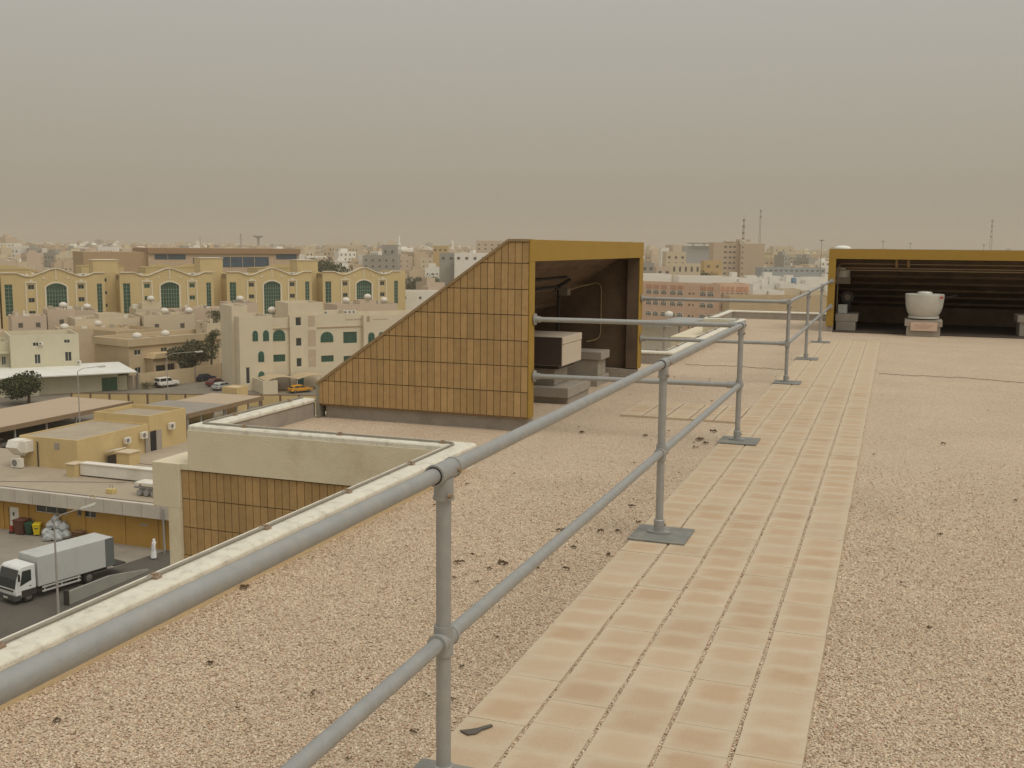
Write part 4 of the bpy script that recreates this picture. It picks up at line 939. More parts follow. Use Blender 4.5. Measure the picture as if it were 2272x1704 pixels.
def bag(label, x, y, z, s, seed):
    random.seed(seed); t = MB(); n = 14
    prof = [(.30, 0), (.47, .12), (.52, .32), (.45, .55), (.26, .74), (.09, .84), (.07, .90), (.13, .98)]
    vs = []
    ph = random.uniform(0, 6)
    for i, (r_, zz) in enumerate(prof):
        for k in range(n):
            a = 2*math.pi*k/n; q = r_*(1+.10*math.sin(3*a+ph+zz*4)+.06*random.uniform(-1, 1)); vs.append((q*math.cos(a)*s, q*math.sin(a)*s, zz*s*random.uniform(.97, 1.03)))
    t.add(vs, [(i*n+k, i*n+(k+1) % n, (i+1)*n+(k+1) % n, (i+1)*n+k) for i in range(len(prof)-1) for k in range(n)]+[tuple(range(n))[::-1], tuple((len(prof)-1)*n+k for k in range(n))])
    o = t.build('rubbish_bag', m_bag, None, smooth=True); o.location = (x, y, z); o.rotation_euler = (random.uniform(-.2, .2), random.uniform(-.2, .2), 0)
    tag(o, label, 'rubbish bag', 'tied rubbish bags heaped beside the bins')
bl = ['at the left foot of the heap, touching the yellow bin', 'second from the yellow bin on the ground', 'in the middle of the ground row', 'at the right foot of the heap', 'in the upper row, nearest the yellow bin', 'in the middle of the upper row', 'in the upper row, right end', 'lying forward of the heap', 'lying forward of the heap at its right', 'crowning the heap']
for k, (x, y, z, s) in enumerate([(-74.3, 75.5, 0, 1.1), (-73.6, 75.2, 0, 1.0), (-72.9, 75.4, 0, 1.1), (-72.2, 75.7, 0, 1.0), (-74.0, 75.9, .75, 1.0), (-73.3, 75.8, .8, 1.05), (-72.6, 75.9, .7, .95), (-73.1, 74.5, 0, .95), (-72.3, 74.8, 0, .9), (-73.5, 76.0, 1.45, .8)]):
    bag('tied grey rubbish bag '+bl[k], x, y, GZ+.02+z, s, k)
ct = empty('skip_container', (-77.2, 75.6, GZ), 'low brown refuse container left of the green bin', 'container')
MB().hexa([(-77.7, 75.0, GZ+.1), (-76.75, 75.0, GZ+.1), (-76.75, 76, GZ+.1), (-77.7, 76, GZ+.1), (-77.8, 74.9, GZ+1.4), (-76.65, 74.9, GZ+1.4), (-76.65, 76.05, GZ+1.4), (-77.8, 76.05, GZ+1.4)]).build('body', M('rust_brown', (.12, .045, .03), rough=.7, var=.2, vs=2), ct, bevel=.02)
MB().box(-77.85, -76.6, 74.85, 76.08, GZ+1.401, GZ+1.46).build('rim', M('rust_brown', (.12, .045, .03)), ct)
ct = empty('hand_trolley', (-78.1, 75.3, GZ), 'small red and dark trolley standing before the white door', 'trolley')
MB().box(-78.4, -77.95, 75.0, 75.5, GZ+.15, GZ+.24).build('bed', m_grille, ct)
for x in (-78.38, -77.98): MB().tube([(x, 75.48, GZ+.2), (x, 75.55, GZ+1.15)], .025, 6).build('handle', M('trolley_red', (.35, .05, .03)), ct)
MB().box(-78.36, -78.0, 75.05, 75.4, GZ+.241, GZ+.75).build('drum', M('trolley_red', (.35, .05, .03)), ct)
for x in (-78.35, -78.0): MB().tube([(x-.03, 75.1, GZ+.12), (x+.03, 75.1, GZ+.12)], .1, 10).build('wheel', m_tyre, ct)
rw = empty('ramp_wall', (-58.6, 66, GZ), 'low grey concrete ramp wall beside the truck', 'wall')
MB().prism([(-58.75, y, z) for y, z in [(61.3, GZ), (61.3, -24.95), (66, -25.05), (70.6, -25.85), (70.6, GZ)]], (.22, 0, 0)).build('wall', M('ramp_concrete', (.30, .30, .26), var=.1, vs=.6), rw); MB().box(-58.82, -58.4, 61.15, 61.299, GZ, -24.8).build('end_plate', m_grille, rw)
crate = empty('pallet', (-70.6, 75.4, GZ), 'stack of brown wooden pallets against the ochre wall', 'pallet')
for k in range(5): MB().box(-71.1, -70.0, 75.2, 76.0, GZ+.02+k*.2, GZ+.14+k*.2).build('board', M('pallet_wood', (.16, .09, .045)), crate)

def lamp(label, base, top, tip, head=.9):
    head *= 1.0
    t = empty('street_lamp', base, label, 'street lamp')
    mp = M('lamp_pole_paint', (.36, .34, .30), rough=.6)
    b = Vector(base); tp = Vector(top); ti = Vector(tip)
    MB().tube([b, b+Vector((0, 0, 1)), tp], [.12, .09, .055], 10).build('pole', mp, t, smooth=True)
    mid = tp.lerp(ti, .25)+Vector((0, 0, .25)) ; MB().tube([tp, mid, ti], [.05, .045, .04], 8).build('arm', mp, t, smooth=True)
    d = (ti-mid).normalized(); s = Vector((-d.y, d.x, 0)).normalized()
    a = ti-d*.15; e = ti+d*head; w = .30; u_ = Vector((0, 0, 1))
    MB().hexa([a-s*w*.5-u_*.06, e-s*w-u_*.07, e+s*w-u_*.07, a+s*w*.5-u_*.06, a-s*w*.4+u_*.08, e-s*w*.7+u_*.1, e+s*w*.7+u_*.1, a+s*w*.4+u_*.08]).build('lamp_head', M('lamp_head', (.52, .50, .44), rough=.4), t, bevel=.03)
    q = a.lerp(e, .25); MB().hexa([q-s*w*.7-u_*.15, e-s*w*.8-u_*.15, e+s*w*.8-u_*.15, q+s*w*.7-u_*.15, q-s*w*.7-u_*.071, e-s*w*.8-u_*.071, e+s*w*.8-u_*.071, q+s*w*.7-u_*.071]).build('diffuser', M('diffuser', (.5, .5, .46), rough=.3), t)
lamp('grey street lamp standing in front of the truck, arm over the yard', (-57.4, 59.1, GZ), (-57.4, 59.1, -18.7), (-55.6, 60.05, -17.75), 1.0)
lamp('tall thin street lamp in front of the long tan carport roof', (-103.8, 112.4, GZ), (-103.8, 112.4, -15.7), (-102.2, 114.6, -15.2))
lamp('thin street lamp before the tree of the tan villa', (-113.6, 143.4, GZ), (-113.6, 143.4, -17.0), (-109.3, 145.4, -16.3), 1.2)

# ---- carports and sheds of the compound
def shed(name, label, fr, a0, a1, bf, dp, z0, z1, matr, mw=None, posts=4, cat='carport', front_open=True, th=.35):
    t = empty(name, fr.pt((a0+a1)/2, bf-dp/2, z0), label, cat)
    MB().fbox(fr, a0, a1, bf-dp, bf, z1-th, z1).build('roof', matr, t)
    MB().fbox(fr, a0-.05, a1+.05, bf, bf+.12, z1-th-.25, z1+.05).build('fascia', M('brown_fascia', (.26, .18, .11)), t)
    if mw: MB().fbox(fr, a0+.1, a1-.1, bf-dp+.1, bf-dp+.3, z0, z1-th).build('rear_wall', mw, t)
    for k in range(posts):
        a = a0+.4+(a1-a0-.8)*k/(posts-1); MB().fbox(fr, a-.1, a+.1, bf-.5, bf-.3, z0, z1-th-.001).build('post', m_galv, t)
    return t
Y90 = FR(90)       # a = y, b = x
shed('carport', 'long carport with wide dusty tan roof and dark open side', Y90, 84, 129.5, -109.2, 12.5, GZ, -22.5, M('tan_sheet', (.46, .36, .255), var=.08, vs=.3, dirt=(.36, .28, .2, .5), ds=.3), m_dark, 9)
shed('carport', 'grey-roofed carport behind the plant house', Y90, 119.4, 129.0, -91.3, 11, GZ, -21.8, M('grey_sheet', (.30, .27, .23), var=.08, vs=.3), m_white, 4)
shed('carport', 'tan-roofed shed between the grey carport and the compound wall', Y90, 129.6, 139.8, -92.6, 9.5, GZ, -22.1, M('tan_sheet', (.46, .36, .255)), m_pyel, 4)
h = empty('gatehouse', (-99.5, 141.5, GZ), 'small square pale yellow block rising behind the tan shed roof', 'building')
block(h, POD, -101.0, -98.2, -140.9, 3, -21.2, m_pyel, [], par_h=.1, roofm=m_beige)
for k, (x, y) in enumerate([(-112.6, 97.5), (-113, 101.5), (-112.8, 106)]):
    car('parked_car', ['white', 'silver-grey', 'pale grey'][k]+' car in the shade of the long tan carport, '+['leftmost', 'middle', 'rightmost'][k]+' of three', (x-.5, y, gz), R(92+k*3), [pw_, ps_, M('car_grey', (.3, .3, .29), rough=.35)][k])
# compound wall with posts and panels
def panel_wall():
    t = empty('compound_wall', (-115, 146, GZ), 'pale yellow panelled compound wall with brown posts and rail', 'wall')
    A, B = Vector((-131.7, 141.0)), Vector((-92, 155.6)); n = 13; d = (B-A)/n; mp = M('brown_post', (.20, .13, .08)); nn = Vector((d.y, -d.x)).normalized()
    for k in range(n):
        p, q = A+d*k, A+d*(k+1); dd = d.normalized()
        p2, q2 = p+dd*.16, q-dd*.16
        MB().hexa([(v.x+nn.x*o_, v.y+nn.y*o_, GZ) for v, o_ in ((p2, .08), (q2, .08), (q2, -.08), (p2, -.08))]+[(v.x+nn.x*o_, v.y+nn.y*o_, -24.05) for v, o_ in ((p2, .08), (q2, .08), (q2, -.08), (p2, -.08))]).build('panel', m_pyel, t)
        MB().hexa([(p.x+i*.15, p.y+j*.15, GZ) for i, j in ((-1, -1), (1, -1), (1, 1), (-1, 1))]+[(p.x+i*.15, p.y+j*.15, -23.92) for i, j in ((-1, -1), (1, -1), (1, 1), (-1, 1))]).build('post', mp, t)
    p, q = A, B
    MB().hexa([(v.x+nn.x*o_, v.y+nn.y*o_, -24.049) for v, o_ in ((p, .12), (q, .12), (q, -.12), (p, -.12))]+[(v.x+nn.x*o_, v.y+nn.y*o_, -23.95) for v, o_ in ((p, .12), (q, .12), (q, -.12), (p, -.12))]).build('top_rail', mp, t)
panel_wall()
# ================================================================== villas along the street
m_palecream = M('pale_green_cream', (.60, .56, .41), var=.05, vs=.4, dirt=(.50, .45, .33, .5), ds=.4, streak=(1, 1, .3))
m_tanv = M('tan_villa_render', (.52, .41, .26), var=.06, vs=.4, dirt=(.42, .33, .21, .5), ds=.4, streak=(1, 1, .3))
m_pinkb = M('pink_beige_render', (.58, .47, .36), var=.06, vs=.3, dirt=(.48, .38, .28, .5), ds=.3)
m_creamA = M('cream_block_render', (.66, .58, .43), var=.05, vs=.3, dirt=(.56, .48, .35, .5), ds=.3, streak=(1, 1, .3))
def villa_pale():
    t = empty('villa', CITY.pt(24, -224, GZ), 'pale greenish-cream two-storey villa behind the flat white roof', 'house')
    ops = [(22.3, 23.4, -21.65, -19.8), (27.75, 29.0, -21.4, -19.55), (22.1, 23.3, -18.25, -17.5), (27.7, 28.8, -17.85, -17.15)]
    block(t, CITY, 18.2, 30.4, -219, 12, -16.1, m_palecream, ops, par_h=.8)
    for k, o_ in enumerate(ops): window(t, CITY, -219, *o_, m_pane, m_white, 2, 1)
    block(t, CITY, 9, 18.19, -222, 11, -17.4, m_palecream, [(14.6, 15.6, -21.9, -20.2), (16.8, 17.6, -21.9, -20.2)], par_h=.8)
    for a0 in (14.6, 16.8): window(t, CITY, -222, a0, a0+(1.0 if a0 < 15 else .8), -21.9, -20.2, m_pane, m_white)
    MB().fbox(CITY, 13.5, 18.1, -221.95, -220.6, -19.6, -19.3).build('balcony', m_palecream, t)
    # flat white roof and its wall
    s = empty('flat_roofed_annexe', CITY.pt(28, -212, GZ), 'low annexe with broad flat white roof and green gate on the street', 'building')
    MB().fbox(CITY, 14, 38.2, -222.2, -203.6, -22.5, -22.3).build('roof', M('white_sheet_roof', (.74, .74, .69), rough=.6, var=.05, vs=.4, dirt=(.58, .55, .46, .5), ds=.3), s)
    mb = MB(); facade(mb, CITY, -206.3, 8, 35.3, GZ, -22.501, [(32.3, 35.1, GZ, -23.4)], .2); mb.build('wall', m_palecream, s)
    MB().fbox(CITY, 35.35, 38.1, -212, -211.8, GZ, -22.501).build('inner_wall', M('maroon_recess', (.13, .05, .045)), s)
    gt = M('green_gate_paint', (.055, .14, .085), rough=.5)
    for a0 in (32.32, 33.72):
        g = MB().fbox(CITY, a0, a0+1.36, -206.45, -206.38, GZ+.1, -23.45).build('gate_leaf', gt, s)
        for k in range(4): MB().fbox(CITY, a0+.15+k*.32, a0+.2+k*.32, -206.379, -206.34, GZ+.2, -23.55).build('gate_rib', gt, g)
    MB().fbox(CITY, 35.4, 36.9, -207.3, -206.6, GZ, -23.3).build('gate_pier', m_palecream, s)
    for a0 in (37.05, 38.3): MB().fbox(CITY, a0, a0+1.0, -207.0, -206.8, GZ, -23.4).build('louvred_panel', M('taupe_louvre', (.36, .29, .22)), s)
    MB().fbox(CITY, 14.5, 21.4, -205.6, -205.4, GZ, -23.9).build('yard_wall', m_palecream, s)
    aircon(*CITY.pt(23.5, -218.7, -18.1), R(50.5), 'air conditioner high on the pale villa wall, over the middle window'); aircon(*CITY.pt(30.1, -218.2, -22.0), R(50.5), 'small air conditioner low at the corner of the pale villa')
villa_pale()
def villa_tan():
    V = FR(76, (-145.7, 172.2))
    t = empty('villa', V.pt(8, -8, GZ), 'tan villa with deep overhanging parapet and white round tanks, behind beige wall', 'house')
    ops = [(1.26, 2.9, -21.2, -20.1), (7.8, 9.4, -21.15, -20.1), (1.3, 2.75, -25, -23.7), (16.5, 17.8, -21.1, -19.9), (20.5, 21.8, -21.1, -19.9)]
    block(t, V, 0, 26, 0, 11, -19.28, m_tanv, ops, par_h=.1)
    for o_ in ops: window(t, V, 0, *o_, m_pane, m_white, 2, 1)
    mb = MB(); 
    for (a0, a1, b0, b1) in ((-.5, 26.5, -.2, .5), (-.5, 26.5, -11.5, -10.8), (-.5, .2, -10.8, -.2), (25.8, 26.5, -10.8, -.2)): mb.fbox(V, a0, a1, b0, b1, -19.3, -17.8)
    mb.build('parapet', m_tanv, t); MB().fbox(V, .2, 25.8, -10.8, -.2, -18.9, -18.8).build('roof', m_roofd, t)
    block(t, V, 4, 9.6, 2.4, 2.39, -21.9, m_tanv, [(4.6, 6.9, -25.4, -23.4), (7.3, 9.2, -25.2, -23.3)], par_h=.1, name='porch')
    for a0, a1 in ((4.6, 6.9), (7.3, 9.2)): window(t, V, 2.4, a0, a1, -25.2, -23.4, m_pane, M('maroon_frame', (.16, .06, .05)), 2, 1, name='porch_door')
    MB().prism([V.pt(a, 3.1, z) for a, z in [(3.6, -21.9), (10, -21.9), (9.2, -20.9), (4.4, -20.9)]], V3(V.pt(0, 0, 0), V.pt(0, -3.1, 0))).build('porch_roof', M('tile_tan', (.56, .43, .25)), t)
    # wing behind to the left
    L = FR(-14, (-145.7, 172.2))
    block(t, L, -12.5, -.6, -3.5, 10, -18.6, m_tanv, [(-5.0, -4.0, -21.5, -20.2), (-8.5, -7.8, -21.6, -20.2)], par_h=.5, name='wing')
    window(t, L, -3.5, -5.0, -4.0, -21.5, -20.2, m_pane, m_white); window(t, L, -3.5, -8.5, -7.8, -21.6, -20.2, m_pane, m_white)
    block(t, L, -24, -12.6, -6, 12, -17.2, m_tanv, [], par_h=.8, name='wing')
    tank(-147, 176.4, -18.8, 'white round water tank near the front corner of the tan villa roof', s=1.15); tank(-146.3, 184.5, -18.8, 'white round water tank farther along the tan villa roof, beside pale roof clutter', s=1.1)
    tank(-169.9, 190.9, -17.9, 'white round water tank behind the tan villa wing', s=1.2); tank(-172.7, 183.7, -18.3, 'white round tank just above the pale villa roof', s=1.15)
    w = empty('street_wall', CITY.pt(48, -211, GZ), 'long beige street wall behind the parked cars', 'wall')
    pts = [(38.9, -206.5), (50.9, -212.1), (57.5, -216.5), (64, -226)]
    for (a, b), (c, d) in zip(pts[:-1], pts[1:]):
        P0, P1 = Vector(CITY.pt(a, b, GZ)), Vector(CITY.pt(c, d, GZ)); dd = (P1-P0).normalized(); nn = Vector((dd.y, -dd.x, 0))*.1
        MB().hexa([P0+nn, P1+nn, P1-nn, P0-nn]+[q+Vector((0, 0, 2.95)) for q in (P0+nn, P1+nn, P1-nn, P0-nn)]).build('wall', m_tanv, w)
        MB().hexa([P+Vector((i*.2, j*.2, 0)) for P in (P0,) for i, j in ((-1, -1), (1, -1), (1, 1), (-1, 1))]+[P0+Vector((i*.2, j*.2, 3.1)) for i, j in ((-1, -1), (1, -1), (1, 1), (-1, 1))]).build('pier', M('grey_pier', (.33, .28, .22)), w)
def V3(a, b): return Vector(b)-Vector(a)
villa_tan()

def cream_block():
    """three-storey cream block with round-headed green windows"""
    B = -196.; k = 196/203
    def s(a, z): return a*k, (z-CAMZ)*k+CAMZ
    t = empty('apartment_building', CITY.pt(72, -203, GZ), 'cream apartment building with green round-headed windows behind the brick enclosure', 'building')
    rects = [(64.2, 66.7, -21.69, -20.25), (68.72, 69.92, -14.57, -12.84), (68.74, 69.95, -18.68, -16.99), (68.78, 69.91, -22.88, -21.07), (74.24, 76.93, -22.22, -20.9), (79.07, 82.07, -18.55, -16.2), (79.09, 82.07, -22.47, -21.19), (58.3, 59.07, -25.6, -22.34)]
    R_ = []
    for a0, a1, z0, z1 in rects:
        p, q = s(a0, z0), s(a1, z1); R_.append((p[0], q[0], p[1], q[1]))
    gar = (61.6, 65.6, GZ, -23.2); door = (65.8, 67.4, GZ, -23.3)
    block(t, CITY, 55.2, 61.65, B+1.2, 10, -11.9, m_creamA, [r for r in R_ if r[1] < 60], par_h=.9, name='wing')
    block(t, CITY, 54.6, 57.6, B-1.5, 8, -10.0, m_creamA, [], par_h=.6, name='stair_tower')
    block(t, CITY, 61.66, 65.2, B, 12, -12.4, m_creamA, [r for r in R_ if 61 < r[0] < 65.0], par_h=.9, name='wall')
    block(t, CITY, 65.21, 70.6, B+.6, 9, -11.9, m_creamA, [r for r in R_ if 66 < r[0] < 68.5], par_h=.1, name='tower')
    block(t, CITY, 65.25, 72.3, B-.3, 8, -9.6, m_creamA, [(66.35, 67.5, -14.0, -12.35)], z0=-14.5, par_h=.5, name='tower_top')
    block(t, CITY, 70.61, 80.3, B, 12, -11.9, m_creamA, [r for r in R_ if 71 < r[0] < 80.5], par_h=.9, name='wall')
    block(t, CITY, 80.31, 100, B+1.0, 12, -12.3, m_creamA, [], par_h=.9, name='wing')
    for r in R_:
        b = B+1.2 if r[1] < 60 else B+.6 if 66 < r[0] < 68.5 else B
        window(t, CITY, b, *r, m_green if r[1]-r[0] > 1.6 else m_pane, m_teal if r[1]-r[0] > 1.6 else m_white, 2 if r[1]-r[0] > 1.6 else 1, 1)
    for a0, a1, z0, zs, rise, b, nx in [(59.8, 60.8, -17.25, -15.9, .6, B+1.2, 2), (61.9, 63.0, -17.3, -15.9, .6, B+1.2, 2), (60.84, 61.95, -21.4, -20.0, .6, B+1.2, 2), (60.8, 61.95, -25.5, -24.0, .6, B+1.2, 2), (64.3, 66.7, -17.5, -16.4, 1.0, B, 3), (74.2, 76.85, -18.15, -17.3, 1.15, B, 3), (84.2, 85.55, -18.8, -17.2, .7, B+1.0, 2), (86.5, 87.85, -18.8, -17.2, .7, B+1.0, 2)]:
        p, q, z = s(a0, z0), s(a1, z0), s(0, zs)[1]
        arch_window(t, CITY, b, p[0]+.06, q[0]-.06, p[1], z, rise, m_green, m_teal, .10, nx)
    m_pan = M('pinkish_inset', (.50, .40, .29))
    for a0, a1, z0, z1 in [(71.33, 72.78, -14.75, -12.62), (71.28, 72.9, -18.77, -15.46), (71.3, 72.9, -22.99, -19.46)]:
        p, q = s(a0, z0), s(a1, z1); MB().fbox(CITY, p[0], q[0], B+.601, B+.63, p[1], q[1]).build('inset_panel', m_pan, t)
    MB().fbox(CITY, 61.7, 65.15, B+.002, B+.18, -14.5, -14.35).build('string_course', m_tanv, t); MB().fbox(CITY, 70.65, 80.25, B+.002, B+.18, -14.55, -14.4).build('string_course', m_tanv, t)
    MB().fbox(CITY, 62.3, 65.8, B+.004, B+.09, GZ, -23.6).build('garage_recess', M('taupe_inset', (.30, .25, .19)), t); MB().fbox(CITY, 66.3, 67.8, B+.604, B+.67, GZ, -23.4).build('door', m_teal, t)
    # sign on the parapet: lettering, emblem, arabic script strokes
    sg = M('sign_brown', (.38, .29, .17)); sb = B+1.0
    la = MB(); random.seed(8); a = 76.9     # worn latin letters, too small to read
    while a < 80.25:
        cap = a < 77.0 or 78.6 < a < 78.8; wd = random.uniform(.10, .16); b_ = B
        if not 78.45 < a < 78.6:
            la.fbox(CITY, a, a+.05, b_+.005, b_+.03, -13.3, -12.85 if cap else -13.02)
            if random.random() < .7: la.fbox(CITY, a+.051, a+wd, b_+.005, b_+.028, -13.08, -13.03)
        a += wd+.03
    la.build('sign_lettering', sg, t)['kind'] = 'stuff'
    em = MB(); em.prism(arch_pts(CITY, sb+.005, 81.0, 81.6, -13.6, -12.7, .25), Vector((*CITY.n, 0))*.03); em.build('sign_emblem', sg, t)
    ar = MB(); random.seed(3); a = 82.3
    while a < 85.4:
        L = random.uniform(.2, .5); ar.fbox(CITY, a, a+L, sb+.005, sb+.03, -13.25, -13.15)
        if random.random() < .5: ar.fbox(CITY, a+L*.7, a+L*.85, sb+.005, sb+.03, -13.149, -12.85+random.uniform(-.1, .1))
        if random.random() < .5: ar.fbox(CITY, a+L*.4, a+L*.5, sb+.005, sb+.03, -12.95, -12.88)
        a += L+random.uniform(.02, .12)
    o = ar.build('sign_script', sg, t); o['kind'] = 'stuff'
    # boundary wall
    w = empty('boundary_wall', CITY.pt(58, -198, GZ), 'low cream boundary wall in front of the arched cream building', 'wall')
    MB().fbox(CITY, 57.6, 57.85, -210, -188.6, GZ, -23.5).build('wall', m_creamA, w); MB().fbox(CITY, 57.851, 60.4, -188.85, -188.6, GZ, -23.5).build('wall', m_creamA, w)
    # two arched shade canopies
    for i, (a0, a1) in enumerate(((58.4, 64.5), (64.6, 71.0))):
        c = empty('shade_canopy', CITY.pt((a0+a1)/2, -191, GZ), ['curved tan shade canopy left of the white pole, cream building front', 'curved tan shade canopy right of the white pole, by the brick enclosure slope'][i], 'canopy')
        pts = []; n = 10
        for k in range(n+1): f = k/n; pts.append((a0+(a1-a0)*f, -23.65+.62*math.sin(math.pi*f)))
        mb = MB()
        for k in range(n):
            (p, z), (q, z2) = pts[k], pts[k+1]
            mb.hexa([CITY.pt(p, -189.2, z), CITY.pt(q, -189.2, z2), CITY.pt(q, -194.5, z2), CITY.pt(p, -194.5, z)]+[CITY.pt(p, -189.2, z+.08), CITY.pt(q, -189.2, z2+.08), CITY.pt(q, -194.5, z2+.08), CITY.pt(p, -194.5, z+.08)])
        mb.build('roof', m_tanv, c); 
        for b in (-189.4, -194.3): MB().fbox(CITY, a1-.12, a1-.02, b-.05, b+.05, GZ, -23.6).build('post', m_white, c)
    for (a, b, z, lb) in [(68.5, -201, -12.6, 'white round tank behind the tower of the arched cream building')]: tank(*CITY.pt(64.8, -205, -12.6), lb)
    # clutter along the roof edge
    for kx, a in enumerate((73.4, 77.5, 78.4, 79.3)): aircon(*CITY.pt(a, B-1.6, -12.1), R(50.5), ['small white roof unit beside the cream building tower', 'first white roof unit of the row on the cream building', 'middle white roof unit of the row on the cream building', 'last white roof unit of the row on the cream building'][kx], s=1.0)
cream_block()

# ================================================================== four yellow apartment blocks
m_ayel = M('yellow_block_render', (.60, .475, .25), var=.05, vs=.2, dirt=(.50, .38, .18, .5), ds=.2, streak=(1, 1, .3))
m_awh = M('cream_moulding', (.72, .66, .52), var=.05, vs=.5)
def apartment(i, ac):
    B = -295.
    names = ['leftmost yellow apartment block with tall arched green window', 'second yellow apartment block from the left, tall arched green window', 'third yellow apartment block, partly behind the cream building tower', 'rightmost yellow apartment block, next to the brick enclosure slope']
    t = empty('apartment_block', CITY.pt(ac, B-8, GZ), names[i], 'building', 'yellow apartment blocks in a row')
    fr = CITY
    def top(x):
        x = abs(x)
        if x < 3.7: return -6.35+1.15*math.cos(x/3.7*math.pi/2)**1.4
        if x < 9.2: return -6.35-.85*math.sin((x-3.7)/5.5*math.pi)
        return -6.3
    ops = []
    sl = (ac-12.2, ac-10.35, -17.3, -9.2); sr = (ac+9.9, ac+11.2, -17.3, -9.2); ar = (ac-2.45, ac+2.45, -19.5, -9.95)
    cols = [(ac+s_*6.0-.75, ac+s_*6.0+.75, z-.6, z+.6) for s_ in (-1, 1) for z in (-9.95, -13.3, -16.65, -20)]
    ops = [sl, sr, ar]+cols
    mb = MB(); facade(mb, fr, B, ac-13, ac+11.9, GZ, -7.35, ops, .3)
    xs = [ac-13+k*(24.9)/60 for k in range(61)]
    for p, q in zip(xs[:-1], xs[1:]): mb.quad(fr.pt(p, B, -7.35), fr.pt(q, B, -7.35), fr.pt(q, B, top(q-ac)), fr.pt(p, B, top(p-ac)))
    # parapet back face so the crest has thickness
    for p, q in zip(xs[:-1], xs[1:]):
        mb.quad(fr.pt(q, B-.35, -8.2), fr.pt(p, B-.35, -8.2), fr.pt(p, B-.35, top(p-ac)), fr.pt(q, B-.35, top(q-ac)))
        mb.quad(fr.pt(p, B, top(p-ac)), fr.pt(q, B, top(q-ac)), fr.pt(q, B-.35, top(q-ac)), fr.pt(p, B-.35, top(p-ac)))
    for a, sg in ((ac-13, 1), (ac+11.9, -1)):
        mb.quad(fr.pt(a, B, GZ), fr.pt(a, B-16, GZ), fr.pt(a, B-16, -7.0), fr.pt(a, B, -7.0))
        mb.quad(fr.pt(a, B, -7.0), fr.pt(a, B-.35, -7.0), fr.pt(a, B-.35, -6.3), fr.pt(a, B, -6.3))
        mb.fbox(fr, min(a, a+sg*.3), max(a, a+sg*.3), B-16, B-.36, -8.2, -6.8)
    mb.quad(fr.pt(ac+11.9, B-16, GZ), fr.pt(ac-13, B-16, GZ), fr.pt(ac-13, B-16, -7), fr.pt(ac+11.9, B-16, -7))
    mb.build('wall', m_ayel, t)
    MB().quad(fr.pt(ac-12.7, B-.36, -8), fr.pt(ac+11.6, B-.36, -8), fr.pt(ac+11.6, B-16, -8), fr.pt(ac-12.7, B-16, -8)).build('roof', m_roofd, t)
    mo = MB()
    for p, q in zip(xs[:-1], xs[1:]):
        zp, zq = top(p-ac), top(q-ac)
        mo.hexa([fr.pt(p, B+.28, zp-.1), fr.pt(q, B+.28, zq-.1), fr.pt(q, B-.4, zq-.1), fr.pt(p, B-.4, zp-.1), fr.pt(p, B+.28, zp+.16), fr.pt(q, B+.28, zq+.16), fr.pt(q, B-.4, zq+.16), fr.pt(p, B-.4, zp+.16)])
    mo.fbox(fr, ac-.12, ac+.12, B+.002, B+.15, -7.9, -5.4)
    mo.build('cornice_moulding', m_awh, t)
    for dx in (-2.9, 2.9, 0): MB().fbox(fr, ac+dx-.22, ac+dx+.22, B+.003, B+.12, -8.1 if dx == 0 else -7.9, -7.6 if dx == 0 else -7.4).build('rosette', m_awh, t)
    # windows
    for o_ in (sl, sr): window(t, fr, B, *o_, m_green, M('pale_mullion', (.42, .45, .38)), 2, 8, .06)
    for o_ in cols: window(t, fr, B, *o_, m_pane if (i+int(o_[2])) % 3 else m_green, M('pale_mullion', (.42, .45, .38)), 2, 1, .06)
    w = window(t, fr, B, *ar, m_green, M('pale_mullion', (.42, .45, .38)), 7, 9, .06, name='arched_window')
    n = Vector((*fr.n, 0))
    # segmental head over the tall window and its pale surround
    seg = []; sg2 = []
    for k in range(13): f = -1+k/6; seg.append(fr.pt(ac+f*2.45, B+.02, -9.95+.95*(1-f*f)))
    head = MB().prism([fr.pt(ac-2.45, B+.02, -9.96), fr.pt(ac+2.45, B+.02, -9.96)]+seg[::-1], n*.04).build('arch_head', m_green, t)
    su = MB()
    for k in range(12):
        f0, f1 = -1+k/6, -1+(k+1)/6
        for_ = lambda f, e: (ac+f*(2.45+e), -9.95+(.95+e)*(1-f*f)+(0))
        (p, z), (q, z2), (p2, y), (q2, y2) = for_(f0, 0), for_(f1, 0), for_(f0, .42), for_(f1, .42)
        su.hexa([fr.pt(p, B+.2, z), fr.pt(q, B+.2, z2), fr.pt(q, B+.003, z2), fr.pt(p, B+.003, z), fr.pt(p2, B+.2, y), fr.pt(q2, B+.2, y2), fr.pt(q2, B+.003, y2), fr.pt(p2, B+.003, y)])
    for s_ in (-1, 1): a = ac+s_*2.66; su.fbox(fr, a-.21, a+.21, B+.003, B+.2, -19.5, -9.951)
    su.build('arch_surround', m_awh, t)
    for s_ in (-1, 1):
        c = ac+s_*6.0; q = MB()
        for e in (-1.25, 1.25): q.fbox(fr, c+e-.16, c+e+.16, B+.003, B+.18, -21, -8.9)
        q.fbox(fr, c-1.41, c+1.41, B+.004, B+.2, -8.899, -8.6); q.fbox(fr, c-.5, c+.5, B+.004, B+.22, -8.599, -8.3); q.fbox(fr, c-.2, c+.2, B+.004, B+.22, -8.299, -8.0)
        q.build('window_surround', m_awh, t)
    # recess wing to the right with small windows, and the roof lift tower
    wo = [(ac+12.6, ac+13.3, z, z+1.0) for z in (-9.0, -12.4, -15.8, -18.9)]
    block(t, fr, ac+11.95, ac+15.95, B-5, 11, -6.4, m_ayel, wo, par_h=.6, name='recess_wing')
    for o_ in wo: window(t, fr, B-5, *o_, m_pane, m_awh, 1, 1)
